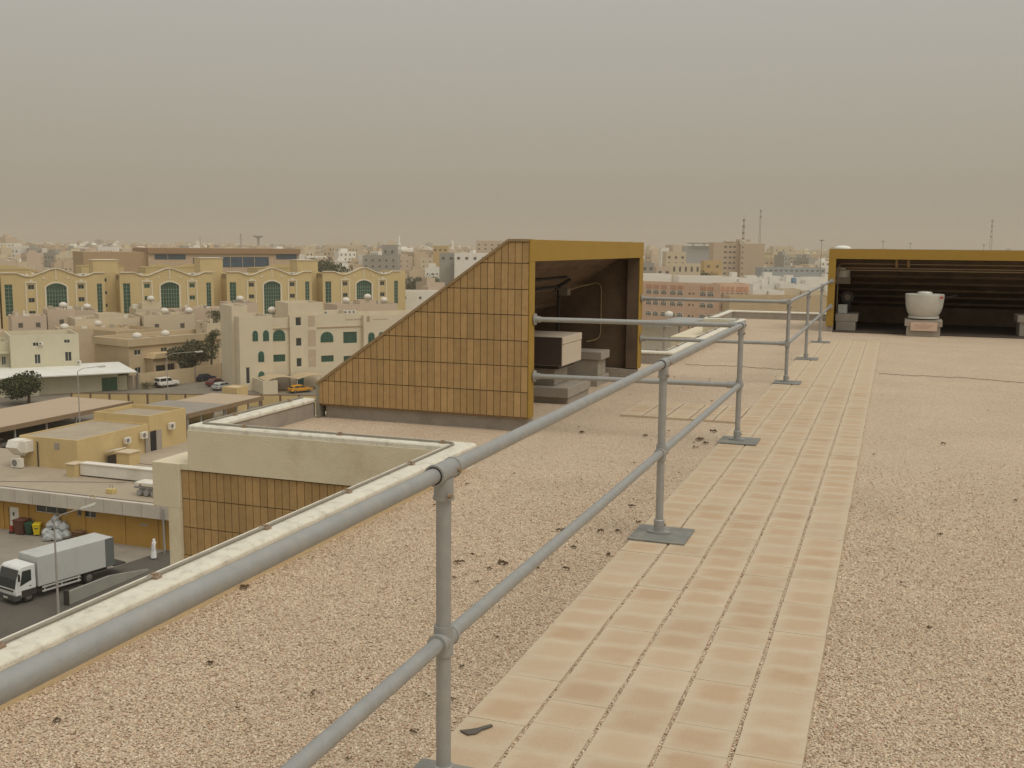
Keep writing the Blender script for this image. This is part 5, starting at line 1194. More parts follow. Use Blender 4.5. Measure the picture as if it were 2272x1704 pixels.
    if i < 3:
        wl = block(t, fr, ac+10.4, ac+16.8+(8 if i == 1 and False else 0), B-8, 7, -3.0 if i != 1 else -2.4, m_ayel, [], z0=-7.9, par_h=.4, name='lift_tower')
        MB().fbox(fr, ac+10.2, ac+17.0, B-15.3, B-7.8, -3.2 if i != 1 else -2.6, -3.0 if i != 1 else -2.4).build('tower_cornice', m_awh, t)
    random.seed(40+i)
    for k, dx in enumerate((-9.5, -8, -6.6, 6.2, 7.6, 8.9)):
        aircon(*fr.pt(ac+dx, B-3-random.random()*3, -7.98), R(50.5+random.choice((0, 90))), ['first', 'second', 'third', 'fourth', 'fifth', 'sixth'][k]+' white cooling unit from the left behind the crest of the '+['leftmost', 'second', 'third', 'rightmost'][i]+' yellow block', 'white cooling units on the yellow block roofs', 1.9)
for i, ac in enumerate((36.1, 64.8, 93.4, 121.7)): apartment(i, ac)
ls = empty('apartment_block', CITY.pt(14, -303, GZ), 'yellow wing at the left edge, its green strip cut by the frame', 'building')
block(ls, CITY, -6, 22.6, -294, 14, -6.6, m_ayel, [(16.8, 18.0, -18, -9.5), (8, 10, -18, -9)], par_h=.8)
for o_ in ((16.8, 18.0, -18, -9.5), (8, 10, -18, -9)): window(ls, CITY, -294, *o_, m_green, M('pale_mullion', (.42, .45, .38)), 2, 8, .06)
bk = 0
for a0, a1, b, z in ((20, 34, -330, -5.0), (48, 60, -334, -4.2), (66, 84, -332, -4.6), (100, 116, -330, -4.8)):
    bk += 1; h = empty('apartment_block', CITY.pt((a0+a1)/2, b-8, GZ), ['yellow rear block whose crest shows above the leftmost apartment block', 'yellow rear block showing between the first and second apartment blocks', 'yellow rear block with twin crests behind the second apartment block', 'yellow rear block behind the third apartment block roof'][bk-1], 'building')
    block(h, CITY, a0, a1, b, 12, z-1.2, m_ayel, [], par_h=.5)
    cr_ = []; n = 24
    for k in range(n+1): f = k/n; cr_.append((a0+(a1-a0)*f, z-1.25+1.2*abs(math.sin(f*math.pi*(2 if bk == 3 else 1)))**1.2))
    mb = MB()
    for (p, z1), (q, z2) in zip(cr_[:-1], cr_[1:]): mb.hexa([CITY.pt(p, b+.1, z-1.3), CITY.pt(q, b+.1, z-1.3), CITY.pt(q, b-.3, z-1.3), CITY.pt(p, b-.3, z-1.3), CITY.pt(p, b+.1, z1), CITY.pt(q, b+.1, z2), CITY.pt(q, b-.3, z2), CITY.pt(p, b-.3, z1)])
    mb.build('crest', m_ayel, h)
# ================================================================== low houses between the street and the yellow blocks
WC = {'cream': M('house_cream', (.62, .53, .38), var=.06, vs=.3, dirt=(.5, .42, .3, .5), ds=.3), 'pinkish': m_pinkb, 'white': M('house_white', (.80, .775, .70), var=.05, vs=.3, dirt=(.66, .61, .52, .5), ds=.3),
      'sand': M('house_sand', (.55, .44, .30), var=.06, vs=.3), 'grey': M('house_grey', (.36, .34, .30), var=.08, vs=.3), 'ochre': M('house_ochre', (.55, .40, .20), var=.06, vs=.3), 'tan': m_tanv}
m_hwin = M('house_window', (.13, .115, .095), rough=.3, spec=.5)
WIN_MESH = {}
def hwin(par, fr, a, b, z, w=1.2, h=1.3):
    """small far window: shared box, turned to its facade"""
    key = (w, h)
    if key not in WIN_MESH:
        me = MB().box(-w/2, w/2, -.05, .05, 0, h).mesh('window'); me.materials.append(m_hwin); WIN_MESH[key] = me
    o = bpy.data.objects.new('window', WIN_MESH[key]); COL.objects.link(o); o.parent = par
    o.location = Vector(fr.pt(a, b, z))-ORG[par]; o.rotation_euler = (0, 0, R(fr.th)); return o
def house(label, fr, a0, a1, bf, dp, z1, col, rows=None, n=0, group=None, par_h=.8, room=None, cat='house', name='house', ww=.95, wh=1.05, clutter=0):
    t = empty(name, fr.pt((a0+a1)/2, bf-dp/2, GZ), label, cat, group)
    block(t, fr, a0, a1, bf, dp, z1, WC.get(col, col), [], par_h=par_h)
    if n:
        for z in rows:
            for k in range(n): hwin(t, fr, a0+(a1-a0)*(k+.5)/n, bf, z, ww, wh)
    if room:
        r0, r1, rz = room; block(t, fr, r0, r1, bf-dp*.3, dp*.5, rz, WC.get(col, col), [], z0=z1-par_h, par_h=.3, name='roof_room')
    for _ in range(clutter):      # stair heads, cisterns, parapet stubs
        a = random.uniform(a0+.8, a1-.8); b = random.uniform(bf-dp+.8, bf-.8); s_ = random.uniform(.2, .8)
        MB().fbox(fr, a-s_, a+s_, b-s_*.6, b+s_*.6, z1-par_h, z1-par_h+random.uniform(.5, 1.7)).build('roof_box', random.choice((m_white, m_conc, m_roofd, WC['cream'])), t)
    return t
C_ = CITY
H = house
H('pinkish house with tall roof room, left part of the low row before the yellow blocks', C_, 29.9, 35.8, -262, 9, -13.8, 'pinkish', [-17.2], 1, room=None, clutter=5)
H('pinkish house end with two round tanks below the leftmost arched window', C_, 36.2, 41.5, -266, 9, -14.4, 'pinkish', clutter=5)
H('low pinkish house with dark openings at the foot of the leftmost yellow block', C_, 22, 29.2, -258, 8, -14.9, 'pinkish', [-17.5], 2, clutter=5)
H('long cream house with stepped parapet in the low row', C_, 34.4, 48.4, -252, 12, -15.5, 'cream', [-18.2], 2, room=(40, 45, -14.7), clutter=5)
H('cream house with raised roof room below the second arched window', C_, 51, 58.3, -270, 9, -14.6, 'cream', None, 0, room=(53, 57.5, -13.3), clutter=5)
H('cream house with stair wall and ladder, centre of the low row', C_, 48.8, 60.4, -250, 10, -14.9, 'cream', [-18], 2, clutter=5)
H('pinkish house behind the stair house, tank at its corner', C_, 58.6, 66.4, -262, 9, -14.6, 'pinkish', [-17.6], 2, clutter=5)
H('pale pinkish wall-like house left of the small palms', C_, 60.5, 72, -255, 8, -13.9, 'pinkish', None, 0, clutter=5)
H('pinkish roof storey standing behind the arched cream building', C_, 66.3, 73.2, -242, 8, -12.0, 'pinkish', None, 0, clutter=5)
H('narrow cream side house between tan villa and arched cream building', C_, 58.6, 66.5, -232, 10, -15.8, 'cream', [-19.5, -23], 2, clutter=5)
H('pinkish roof row behind the arched cream building sign', C_, 92, 108, -240, 9, -12.8, 'pinkish', None, 0, room=(99, 103, -12.0), clutter=5)
H('cream house with plain wall to the left of the pale villa', C_, 4, 20, -246, 10, -17.5, 'sand', [-20.5], 4, clutter=5)
H('sand-coloured house low behind the tan villa tanks', C_, 30, 44, -243, 9, -17.0, 'sand', [-19.6], 3, clutter=5)
for k, (a, b, z, lb) in enumerate([(33.6, -264, -14.2, 'round cream tank below the leftmost arched window'), (39.4, -268, -14.9, 'round cream tank right of the leftmost arched window'), (55.2, -273, -13.5, 'round cream tank on the raised roof room below the second block'), (54.2, -253, -15.4, 'round cream tank on the stair house, left one'), (60.0, -254, -15.5, 'round cream tank on the stair house, right one'),
        (69.5, -244, -12.4, 'round cream tank over the pinkish roof storey'), (95.5, -243, -13.2, 'round cream tank left of the fourth arched window foot'), (101.2, -243, -12.4, 'round cream tank at the foot of the rightmost arched window'), (105.6, -243, -13.3, 'round cream tank right of the rightmost arched window')]):
    tank(*C_.pt(a, b, z), lb, s=1.1)

# ================================================================== landmarks farther out
def brown_blue():
    B = -430.; t = empty('institute_building', C_.pt(107, B-15, GZ), 'long brown-roofed building with blue glass bands behind the yellow blocks', 'building')
    mbk = M('brown_cladding', (.33, .215, .125), var=.06, vs=.1); mbg = M('beige_pier', (.52, .40, .28))
    MB().fbox(C_, 63, 86.6, B-30, B-2, GZ, -2.1).build('wall', M('tan_cladding', (.42, .30, .18), var=.06, vs=.1), t); MB().fbox(C_, 86.6, 148.2, B-30, B, GZ, -2.6).build('wall', mbg, t)
    MB().fbox(C_, 86.4, 148.4, B-30.2, B+.8, -2.599, -.5).build('roof', mbk, t)
    for a0, a1, z0, z1 in ((89, 101, -4.9, -2.95), (103.9, 135, -8, -3.9), (138.2, 147.1, -4.8, -2.7)):
        w = MB().fbox(C_, a0, a1, B+.005, B+.12, z0, z1).build('window_band', m_blue, t)
        for k in range(1, int((a1-a0)/5)): a = a0+5*k; MB().fbox(C_, a-.1, a+.1, B+.121, B+.2, z0, z1).build('mullion', mbg, w)
brown_blue()
def landmark(label, fr, D, a0, a1, z1, mat, dp=14, rows=None, n=0, name='building_block', cat='building', par_h=.8, ww=1.3, wh=1.2, z0=GZ):
    t = empty(name, fr.pt((a0+a1)/2, -D-dp/2, GZ), label, cat)
    block(t, fr, a0, a1, -D, dp, z1, mat, [], par_h=par_h)
    if n:
        for z in rows:
            for k in range(n): hwin(t, fr, a0+(a1-a0)*(k+.5)/n, -D, z, ww, wh)
    return t
LM = landmark; Vw = VIEW
def tower_block():
    D = 686; mt = M('tower_tan', (.53, .415, .30), var=.04, vs=.05)
    t = empty('office_tower', Vw.pt(147, -D-8, GZ), 'tall tan tower block with blank walls and column of small windows', 'building')
    block(t, Vw, 130.6, 139.6, -D-2, 16, 5.0, mt, [], par_h=.5); block(t, Vw, 139.61, 148, -D-4, 14, 5.6, mt, [], par_h=.5); block(t, Vw, 148.01, 163.5, -D, 18, 4.4, mt, [], par_h=.5)
    for k in range(9):
        z = 1.6-k*3.45; hwin(t, Vw, 138.4, -D-2, z, 1.8, 1.2)
        for a in (142.0, 144.6): hwin(t, Vw, a, -D-4, z, 1.6, 1.2)
        hwin(t, Vw, 149.2, -D, z, 1.0, 1.0)
    MB().fbox(Vw, 139.3, 144.5, -D-12, -D-3.5, 5.6, 6.6).build('roof_rim', m_white, t); MB().fbox(Vw, 147.0, 154.5, -D-12, -D-2, 5.6, 7.1).build('plant_room', mt, t); MB().fbox(Vw, 148.5, 151.5, -D-1.9, -D-1.5, 5.7, 6.7).build('plant_door', m_white, t)
tower_block()
gs = LM('grey modern slab with thin dark roof blade left of the tan tower', Vw, 760, 124, 146, 2.6, M('grey_slab', (.42, .42, .40), var=.05, vs=.05), 16)
MB().fbox(Vw, 127, 148, -772, -757, 4.4, 4.9).build('roof_blade', M('dark_blade', (.18, .19, .18)), gs)
for a in (130, 138, 145): MB().fbox(Vw, a, a+.5, -765, -764.5, 2.0, 4.4).build('strut', M('dark_blade', (.18, .19, .18)), gs)
LM('cream block with paired windows left of the grey slab', Vw, 560, 81.2, 91.8, -.6, WC['cream'], 14, [-4.3, -7.6, -11], 3)
LM('slim white block at the left of the cream pair', Vw, 620, 87, 91.5, 1.3, WC['white'], 10, [-2.5, -6], 1)
LM('low cream block with dark slots in front of the grey slab', Vw, 480, 69.5, 85.5, -5.7, WC['cream'], 12, [-9.3], 6, ww=.9, wh=2.2)
LM('small ochre block with dark balconies beside the tan tower', Vw, 540, 98, 107, -5, WC['ochre'], 10, [-8.5], 2)
LM('dark grey low house right of the mustard frame', Vw, 470, 57.5, 63, -5.4, WC['grey'], 12, [-8.5], 2); LM('pinkish low house in front of the dark grey one', Vw, 455, 62, 68.2, -6.8, WC['pinkish'], 10, [-9.8], 2)
LM('long white terrace roof behind the pink building, left part', Vw, 400, 46, 60.3, -8.6, WC['white'], 16); LM('long white terrace roof behind the pink building, right part', Vw, 388, 61.2, 80, -8.9, WC['white'], 14, None, 0)
random.seed(21)
for row, (D0, zt, a0, a1) in enumerate(((346, -11.6, 79.6, 106), (366, -11.0, 80, 112), (392, -10.2, 80.5, 120), (418, -9.7, 82, 126))):
    a = a0
    while a < a1:
        w = random.uniform(4.2, 8.5); k = random.random(); D = D0+random.uniform(-3, 5)
        lb = ['front', 'second', 'third', 'rear'][row]
        h = house(f'small white cubic house in the {lb} row right of the pink building', VIEW, a, a+w-.15, -D, random.uniform(7, 11), zt+random.uniform(-.7, .6), 'white' if k < .93 else 'cream', [zt-3.6], random.choice((1, 2, 2)), 'white cubic houses right of the pink building', par_h=random.uniform(.4, 1.1), room=(a+.6, a+w*.55, zt+random.uniform(1.0, 1.9)) if random.random() < .55 else None, ww=.7, wh=.9)
        a += w
LM('pale yellow long block with window rows right of the tower', Vw, 900, 214, 247, -4.5, M('pale_yellow_far', (.60, .50, .31)), 16, [-7.4, -10.6], 9)
LM('cream far block high behind the pale yellow one', Vw, 1000, 246.5, 266, 3.2, WC['cream'], 16, [-1], 3)
LM('white far block at the left of the far enclosure', Vw, 880, 246, 270, -6.4, WC['white'], 14, [-9.5], 4)
LM('long blue-grey shed right of the tower foot', Vw, 640, 152, 190, -10.2, M('bluegrey_shed', (.36, .39, .40)), 20, [-12.3], 12, ww=1.6, wh=.9)
LM('long tan wall block right of the pink building, white coping', Vw, 300, 62, 92, -11.9, WC['tan'], 10)
o = empty('water_tank', Vw.pt(100.6, -372, -11), 'upright blue water tank among the white houses', 'water tank'); MB().lathe([(.9, -.9), (.95, -.6), (.95, 1.0), (.8, 1.25), (.2, 1.35)], Vw.pt(100.6, -376.5, -10.0), 16).build('shell', M('blue_tank', (.20, .28, .36)), o, smooth=True)
MB().lathe([(1.0, -1.9), (1.0, -.91)], Vw.pt(100.6, -376.5, -10.0), 12).build('stand', m_conc, o)
m_gpane = M('grey_pane', (.17, .16, .14), rough=.3)
def pink_building():
    t = empty('apartment_building', PINK.pt(-185, -275, GZ), 'long pink-brown building with rows of arched windows, between the two enclosures', 'building')
    mp = M('pink_render', (.66, .47, .345), var=.05, vs=.2, dirt=(.42, .27, .17, .5), ds=.2); mt = M('terracotta_panel', (.54, .30, .20))
    block(t, PINK, -225, -171.7, -266, 14, -9.4, mp, [], par_h=.9)
    F2 = FR(20, tuple(PINK.pt(-171.7, -266, 0)[:2]))
    block(t, F2, .0, 8.8, -.02, 12, -8.9, mp, [], par_h=.9, name='end_wing')
    for r_ in range(4):
        z = -12.65-r_*3.4
        for c in (-222, -219, -214.6, -212, -207, -204.5, -197.6, -194.9, -191.9, -188.5, -185.8, -177.6, -174.9):
            arch_window(t, PINK, -266, c-1.0, c+1.0, z-.1, z+.75, .5, m_gpane, m_white, .14, 3)
        for a in (.9, 2.3, 3.7, 5.4, 6.5, 7.8): arch_window(t, F2, 0, a-.4, a+.4, z, z+.8, .35, m_gpane, WC['pinkish'], .08, 1)
        hwin(t, PINK, -182.4, -266, z+.2, .6, .6); hwin(t, PINK, -181, -266, z+.2, .5, .5)
    for c in (-197.6, -194.9, -191.9, -188.5, -185.8, -177.6, -174.9): MB().fbox(PINK, c-1.0, c+1.0, -265.999, -265.88, -11.1, -9.9).build('parapet_panel', mt, t)
    for a in (.9, 2.3, 3.7, 5.4, 6.5, 7.8): MB().fbox(F2, a-.5, a+.5, .001, .1, -11.1, -9.7).build('parapet_panel', mt, t)
pink_building()
g = empty('open_shed', (-44, 222, GZ), 'flat grey-roofed open shed at the foot of the pink building', 'shed')
GS = FR(80, (-43.5, 209)); MB().fbox(GS, 0, 27, -7, 0.5, -14.3, -14.0).build('roof', M('bluegrey_roof', (.34, .345, .33), var=.08, vs=.2), g)
for a in (0.5, 9, 18, 26): MB().fbox(GS, a, a+.4, -.4, 0, GZ, -14.301).build('post', m_conc, g)
MB().fbox(GS, .2, 26.8, -6.9, -6.6, GZ, -14.301).build('rear_wall', WC['white'], g)
g = empty('service_building', (-48, 195, GZ), 'white flat-roofed service block with posts left of the grey shed', 'building')
block(g, VIEW, 8.5, 24, -195, 10, -13.2, WC['white'], [], par_h=.3, roofm=m_white)
for k in range(5): MB().fbox(VIEW, 10+k*2.8, 10.3+k*2.8, -194.999, -194.7, GZ, -13.9).build('pilaster', m_conc, g)
tank(-46, 226, -14.0, 'white round tank on the grey open shed below the pink building', s=1.1)
# masts, minarets, water tower
def mast(label, x, y, ztop, w=1.6, name='radio_mast', arms=3):
    t = empty(name, (x, y, GZ), label, 'mast'); mm = M('mast_grey', (.30, .25, .22)); mr = M('mast_red', (.32, .20, .17))
    hgt = ztop-GZ; leg = MB()
    for i, j in ((-1, -1), (1, -1), (1, 1), (-1, 1)): leg.tube([(x+i*w, y+j*w, GZ), (x+i*w*.25, y+j*w*.25, ztop)], .10, 5)
    n = 16
    for k in range(n):
        f0, f1 = k/n, (k+1)/n; w0, w1 = w*(1-.75*f0), w*(1-.75*f1)
        for (i, j), (p, q) in (((-1, -1), (1, -1)), ((1, -1), (1, 1)), ((1, 1), (-1, 1)), ((-1, 1), (-1, -1))):
            leg.tube([(x+i*w0, y+j*w0, GZ+hgt*f0), (x+p*w1, y+q*w1, GZ+hgt*f1)], .06, 4)
    leg.build('lattice', mm, t)
    for k in range(arms):
        z = ztop-1.5-k*hgt*.09; MB().box(x-.8, x+.8, y-.4, y+.4, z, z+1.3).build('antenna', mr if k % 2 else mm, t)
    MB().tube([(x, y, ztop), (x, y, ztop+3)], .08, 5).build('tip', mm, t)
def pix(px_, py_, D):      # a point D metres ahead along the view, on the ray through a pixel of the photograph
    U, V_ = px_-1136, py_-852; c, s = math.cos(ROLL), math.sin(ROLL); u = U*c+V_*s; v = -U*s+V_*c
    d = _fw+_rt*(u/2320.42)-_up*(v/2320.42); k = D/_fw.length; q = Vector((0, 0, CAMZ))+d*k; return q
q = pix(1650.6, 486, 720); mast('lattice mast with red antennas standing behind the tan tower', q.x, q.y, q.z, 1.2, arms=5)
q = pix(1688, 466, 1000); mast('tallest thin lattice mast right of the tan tower', q.x, q.y, q.z, 1.3, arms=2)
q = pix(2202, 488, 1000); mast('twin-headed mast in the haze above the far enclosure', q.x, q.y, q.z, 1.6, arms=4)
q = pix(534, 520, 1300); mast('faint thin mast left of the water tower', q.x, q.y, q.z, 1.5, arms=1)
for k, (px_, py_, D) in enumerate([(1823.5, 533, 520), (1959.6, 535, 640), (2020, 540, 700), (2183, 543, 700), (444, 528, 900)]):
    q = pix(px_, py_, D); lb = ['tall light mast just left of the far enclosure', 'light mast above the far enclosure, left one', 'light mast above the far enclosure, middle one', 'light mast above the far enclosure, beside the twin-headed mast', 'light mast over the far brown roof'][k]
    t = empty('light_mast', (q.x, q.y, GZ), lb, 'light mast'); MB().tube([(q.x, q.y, GZ), (q.x, q.y, q.z)], [.28, .13], 6).build('pole', M('mast_grey', (.30, .25, .22)), t)
    MB().lathe([(.3, -.35), (1.1, -.2), (1.1, .1), (.3, .25)], q, 10).build('lamp_ring', M('mast_grey', (.30, .25, .22)), t)
q = pix(573, 524, 1500); t = empty('water_tower', (q.x, q.y, GZ), 'mushroom water tower faint on the horizon', 'water tower')
MB().lathe([(2.0, GZ-q.z), (1.5, -3.5), (3, -2.4), (7.6, .1), (7.4, .9), (2.5, 1.9)], q, 20).build('tank', WC['grey'], t, smooth=True)
for k, (px_, py_, D) in enumerate([(885.5, 521, 1100), (1003.8, 531, 1000)]):
    q = pix(px_, py_, D); t = empty('minaret', (q.x, q.y, GZ), ['tall pale minaret left of the brick enclosure', 'shorter pale minaret close to the brick enclosure top'][k], 'minaret')
    h = q.z-GZ; MB().lathe([(1.5, 0), (1.3, h*.7), (2.0, h*.71), (2.0, h*.75), (1.1, h*.76), (1.0, h*.92), (.5, h*.97), (.05, h)], (q.x, q.y, GZ), 10).build('shaft', WC['white'], t, smooth=True)
LM('unfinished grey concrete block with rows of small openings', Vw, 450, -64.4, -49.8, -2.9, WC['grey'], 14, [-5.4, -8.0], 5, ww=.8, wh=.8); LM('taller grey concrete block rising behind the unfinished one', Vw, 466, -58, -52, 1.6, WC['grey'], 10, [-2.0], 2, ww=.8)
LM('white block with few windows just left of the brick enclosure', Vw, 480, -26.8, -8, -1.8, WC['white'], 14, [-4.8], 5); LM('dark grey house beside the white block', Vw, 492, -34.5, -27.2, -1.9, WC['grey'], 10, [-5], 2)
for k, (a0, a1, D, z) in enumerate(((-158, -150, 905, -.6), (-152, -141, 880, .6), (-146, -136, 930, -1.8), (-139, -131, 890, .1))):
    LM(['far cream house, left end of the cluster above the fourth yellow block', 'far cream house, tallest of the cluster above the fourth yellow block', 'far cream house, low one of the cluster above the fourth yellow block', 'far cream house, right end of the cluster above the fourth yellow block'][k], Vw, D, a0, a1, z, WC['cream'], 12, [z-4, z-7.5], 3, ww=.9)
LM('brick-coloured block near the horizon left of the enclosure', Vw, 650, -49.6, -40.5, 1.2, WC['ochre'], 12, [-2], 3); LM('pinkish stacked block touching the enclosure apex', Vw, 800, -28.4, -4, 5.2, WC['pinkish'], 16, [1.6, -1.6], 5)
LM('low white house with long flat parapet right of the yellow blocks', Vw, 330, -36.3, -22, -12.8, WC['white'], 12, [-15.2], 3, ww=.7, wh=.8)
LM('white tower at the left edge of the skyline', Vw, 900, -440, -426, -.2, WC['white'], 14, [-2.6, -5.8, -9], 5, ww=1.2, wh=.9); LM('pinkish block beside the white tower at left', Vw, 940, -438, -418, -1.0, WC['pinkish'], 14, [-3.6, -7], 6, ww=1.0, wh=.9); LM('lower pinkish block right of the first pinkish one', Vw, 900, -402, -388, -3.0, WC['sand'], 14, [-6.5], 4, ww=1.0)

# ================================================================== trees
m_bark = M('bark', (.12, .085, .055), var=.2, vs=3)
m_leaf = M('dusty_leaf', (.075, .085, .036), var=.25, vs=.8, island=.45, rough=.8); m_leaf2 = M('olive_leaf', (.10, .098, .05), var=.25, vs=.8, island=.45, rough=.8)
def tree(label, base, h, w, seed, mat=None, n=2600, group=None, trunk=.3):
    rnd = np.random.default_rng(seed); b = Vector(base)
    t = empty('tree', base, label, 'tree', group)
    tr = MB(); top = b+Vector((0, 0, h*.55)); tr.tube([b, b+Vector((w*.03, 0, h*.3)), top], [trunk, trunk*.7, trunk*.35], 8)
    cl = []
    for k in range(9):
        a = rnd.uniform(0, 6.28); r_ = rnd.uniform(.15, .42)*w; z = h*rnd.uniform(.42, .88); c = b+Vector((math.cos(a)*r_, math.sin(a)*r_, z)); cl.append((c, rnd.uniform(.16, .30)*w))
        tr.tube([b+Vector((0, 0, h*rnd.uniform(.25, .45))), c.lerp(b+Vector((0, 0, h*.4)), .4), c], [trunk*.4, trunk*.25, .03], 5)
    tr.build('trunk', m_bark, t, smooth=True)
    cl.append((b+Vector((0, 0, h*.72)), .34*w))
    ci = rnd.integers(0, len(cl), n); cen = np.array([cl[i][0] for i in ci]); rad = np.array([cl[i][1] for i in ci])
    d = rnd.normal(size=(n, 3)); d /= np.linalg.norm(d, axis=1, keepdims=True); rr = rad*rnd.uniform(.35, 1.12, n)**.6
    P_ = cen+d*rr[:, None]*np.array([1, 1, .8]); P_[:, 2] = np.maximum(P_[:, 2], b.z+h*.12)
    s = rnd.uniform(.5, 1.1, (n, 1))*w*.035
    u = rnd.normal(size=(n, 3)); u /= np.linalg.norm(u, axis=1, keepdims=True); v = np.cross(u, rnd.normal(size=(n, 3))); v /= np.linalg.norm(v, axis=1, keepdims=True)
    V = np.stack([P_-u*s, P_-v*s*.6, P_+u*s, P_+v*s*.6], 1).reshape(-1, 3)-np.array(base)
    me = bpy.data.meshes.new('crown'); me.from_pydata(V.tolist(), [], [(4*i, 4*i+1, 4*i+2, 4*i+3) for i in range(n)]); me.materials.append(mat or m_leaf)
    o = bpy.data.objects.new('crown', me); COL.objects.link(o); o.parent = t
    return t
tree('round bushy dark tree before the pale annexe wall', CITY.pt(18.6, -195.2, GZ), 5.2, 7.4, 1, m_leaf, 7000)
tree('dusty olive tree in the tan villa garden, behind the beige wall', CITY.pt(52.0, -217.5, GZ), 7.2, 8.4, 2, m_leaf2, 7000)
tree('low shrub at the foot of the beige wall left of the off-roader', CITY.pt(40.4, -206.0, GZ), 1.1, 2.4, 3, m_leaf2, 900, trunk=.06)
for k, (a, b, h, w, lb) in enumerate([(57.8, -226, 10.5, 4.2, 'slim green tree between tan villa and cream building, front one'), (60.3, -236, 12.0, 4.6, 'slim green tree between tan villa and cream building, middle one'), (62.8, -238, 14.0, 4.4, 'tallest slim tree left of the cream building corner')]): tree(lb, CITY.pt(a, b, GZ), h, w, 10+k, m_leaf, 2200)
tr_ = [(905, 640, 520, 11.5, 13, 'dark tree at the right end of the yellow blocks'), (958, 640, 540, 11.6, 17, 'round dark tree in the open lot left of the enclosure slope'), (1015, 612, 600, 13.0, 18, 'dark tree showing over the enclosure slope'), (755, 590, 480, 18.5, 22, 'broad dark tree behind the fourth yellow block'), (700, 575, 600, 19, 22, 'dark tree beside the brown-roofed building end'), (1562, 607, 500, 15.5, 15, 'dark tree at the foot of the tan tower'),
       (745, 700, 248, 12.7, 4.5, 'bare dusty shrub on the lot behind the cream building roof'), (1656, 632, 372, 14.6, 6, 'small dark tree among white houses, left of three'), (1672, 634, 372, 14.0, 5.5, 'small dark tree among white houses, middle of three'), (1698, 634, 372, 14.2, 5.5, 'small dark tree among white houses, right of three'), (930, 690, 300, 8.5, 12, 'row of low bushes by the long white house')]
for k, (px_, py_, D, h, w, lb) in enumerate(tr_):
    q = pix(px_, py_, D); tree(lb, (q.x, q.y, GZ), h, w, 30+k, m_leaf if k % 2 else m_leaf2, 1800)

# ================================================================== dense quarter beyond: individual houses, then an uncountable mass
def in_view(x, y, m=1.05):
    f = -math.sin(YAW)*x+math.cos(YAW)*y; r_ = math.cos(YAW)*x+math.sin(YAW)*y
    return f > 200 and abs(r_) < f*.49*m, f, r_
taken = []
for o in list(bpy.data.objects):
    if o.parent is None and o.get('category') in ('building', 'house', 'tree') and o.type == 'EMPTY': taken.append((o.location.x, o.location.y))
random.seed(77)
names = {'cream': 'cream', 'pinkish': 'pinkish-beige', 'white': 'whitewashed', 'sand': 'sand-coloured', 'ochre': 'ochre'}
cols = ['cream']*5+['white']*5+['pinkish']*4+['sand']*4+['ochre']
cnt = 0; tries = 0; placed = []
def sector(x, y):
    f = -math.sin(YAW)*x+math.cos(YAW)*y; px_ = 1136+2320*(math.cos(YAW)*x+math.sin(YAW)*y)/f
    for lim, nm in ((330, 'above the leftmost yellow block'), (660, 'round the brown-roofed institute'), (890, 'above the rightmost yellow block'), (1180, 'left of the brick enclosure slope'), (1420, 'hidden in part by the brick enclosure'), (1590, 'left of the tan tower'), (1800, 'right of the tan tower'), (9999, 'by the far enclosure')):
        if px_ < lim: return nm
WSIZE = [(.8, .9), (.9, 1.0), (1.1, 1.0)]
while cnt < 285 and tries < 12000:
    tries += 1
    D = 345+640*random.random()**.85; r_ = random.uniform(-.5, .5)*D
    x = _rt.x*r_-math.sin(YAW)*D; y = _rt.y*r_+math.cos(YAW)*D
    if r_ > .04*D and D < 480: continue
    if -.02*D < r_ < .10*D and D < 900: continue
    a = x*CITY.u[0]+y*CITY.u[1]; b = x*CITY.n[0]+y*CITY.n[1]
    if b > -335 and a < 140: continue
    if -465 < b < -425 and 55 < a < 155: continue
    if any(abs(x-p)+abs(y-q) < 20 for p, q in taken): continue
    if any(abs(x-p)+abs(y-q) < 14 for p, q in placed): continue
    placed.append((x, y)); cnt += 1
    fr = FR(random.choice((50.5, 50.5, -39.5, 20, -24))+random.uniform(-4, 4), (x, y)); col = random.choice(cols)
    w = random.uniform(7, 14); dp = random.uniform(7, 12); fl = random.choice((1, 2, 2, 3)) if D < 470 else random.choice((2, 2, 3, 3, 4)) if D < 700 else random.choice((2, 3, 4, 5, 5))
    if r_ > .04*D:
        fl = min(fl, 2)
        if D < 760: col = 'white' if random.random() < .8 else col
    z1 = GZ+.8+fl*3.5+random.uniform(0, 1.5)
    rowd = 'near' if D < 480 else 'middle' if D < 700 else 'far'; ww, wh = random.choice(WSIZE)
    h = house(f'{names[col]} {fl}-storey house of the {rowd} rows {sector(x, y)}', fr, -w/2, w/2, dp/2, dp, z1, col, [GZ+1.2+k*3.5 for k in range(fl)][-2:], random.choice((2, 3, 3)), 'houses of the dense quarter toward the horizon', room=(-w*.3, w*.15, z1+random.uniform(1.2, 2.4)) if random.random() < .65 else None, ww=ww, wh=wh)
    for _ in range(random.choice((0, 1, 2, 3))):      # roof clutter: stair heads, cisterns, parapet stubs
        q = fr.pt(random.uniform(-w*.4, w*.4), random.uniform(-dp*.4, dp*.4), 0); s_ = random.uniform(.35, 1.0)
        MB().box(q[0]-s_, q[0]+s_, q[1]-s_, q[1]+s_, z1-.8, z1+random.uniform(.1, 1.0)).build('roof_box', random.choice((m_white, m_white, m_conc, m_roofd)), h)
    if random.random() < .2:
        q = fr.pt(random.uniform(-w*.3, w*.3), -1, z1-.8); tank(q[0], q[1], q[2], f'white round water tank on a {rowd} roof {sector(x, y)}', 'water tanks in the dense quarter', random.uniform(1.1, 1.7))
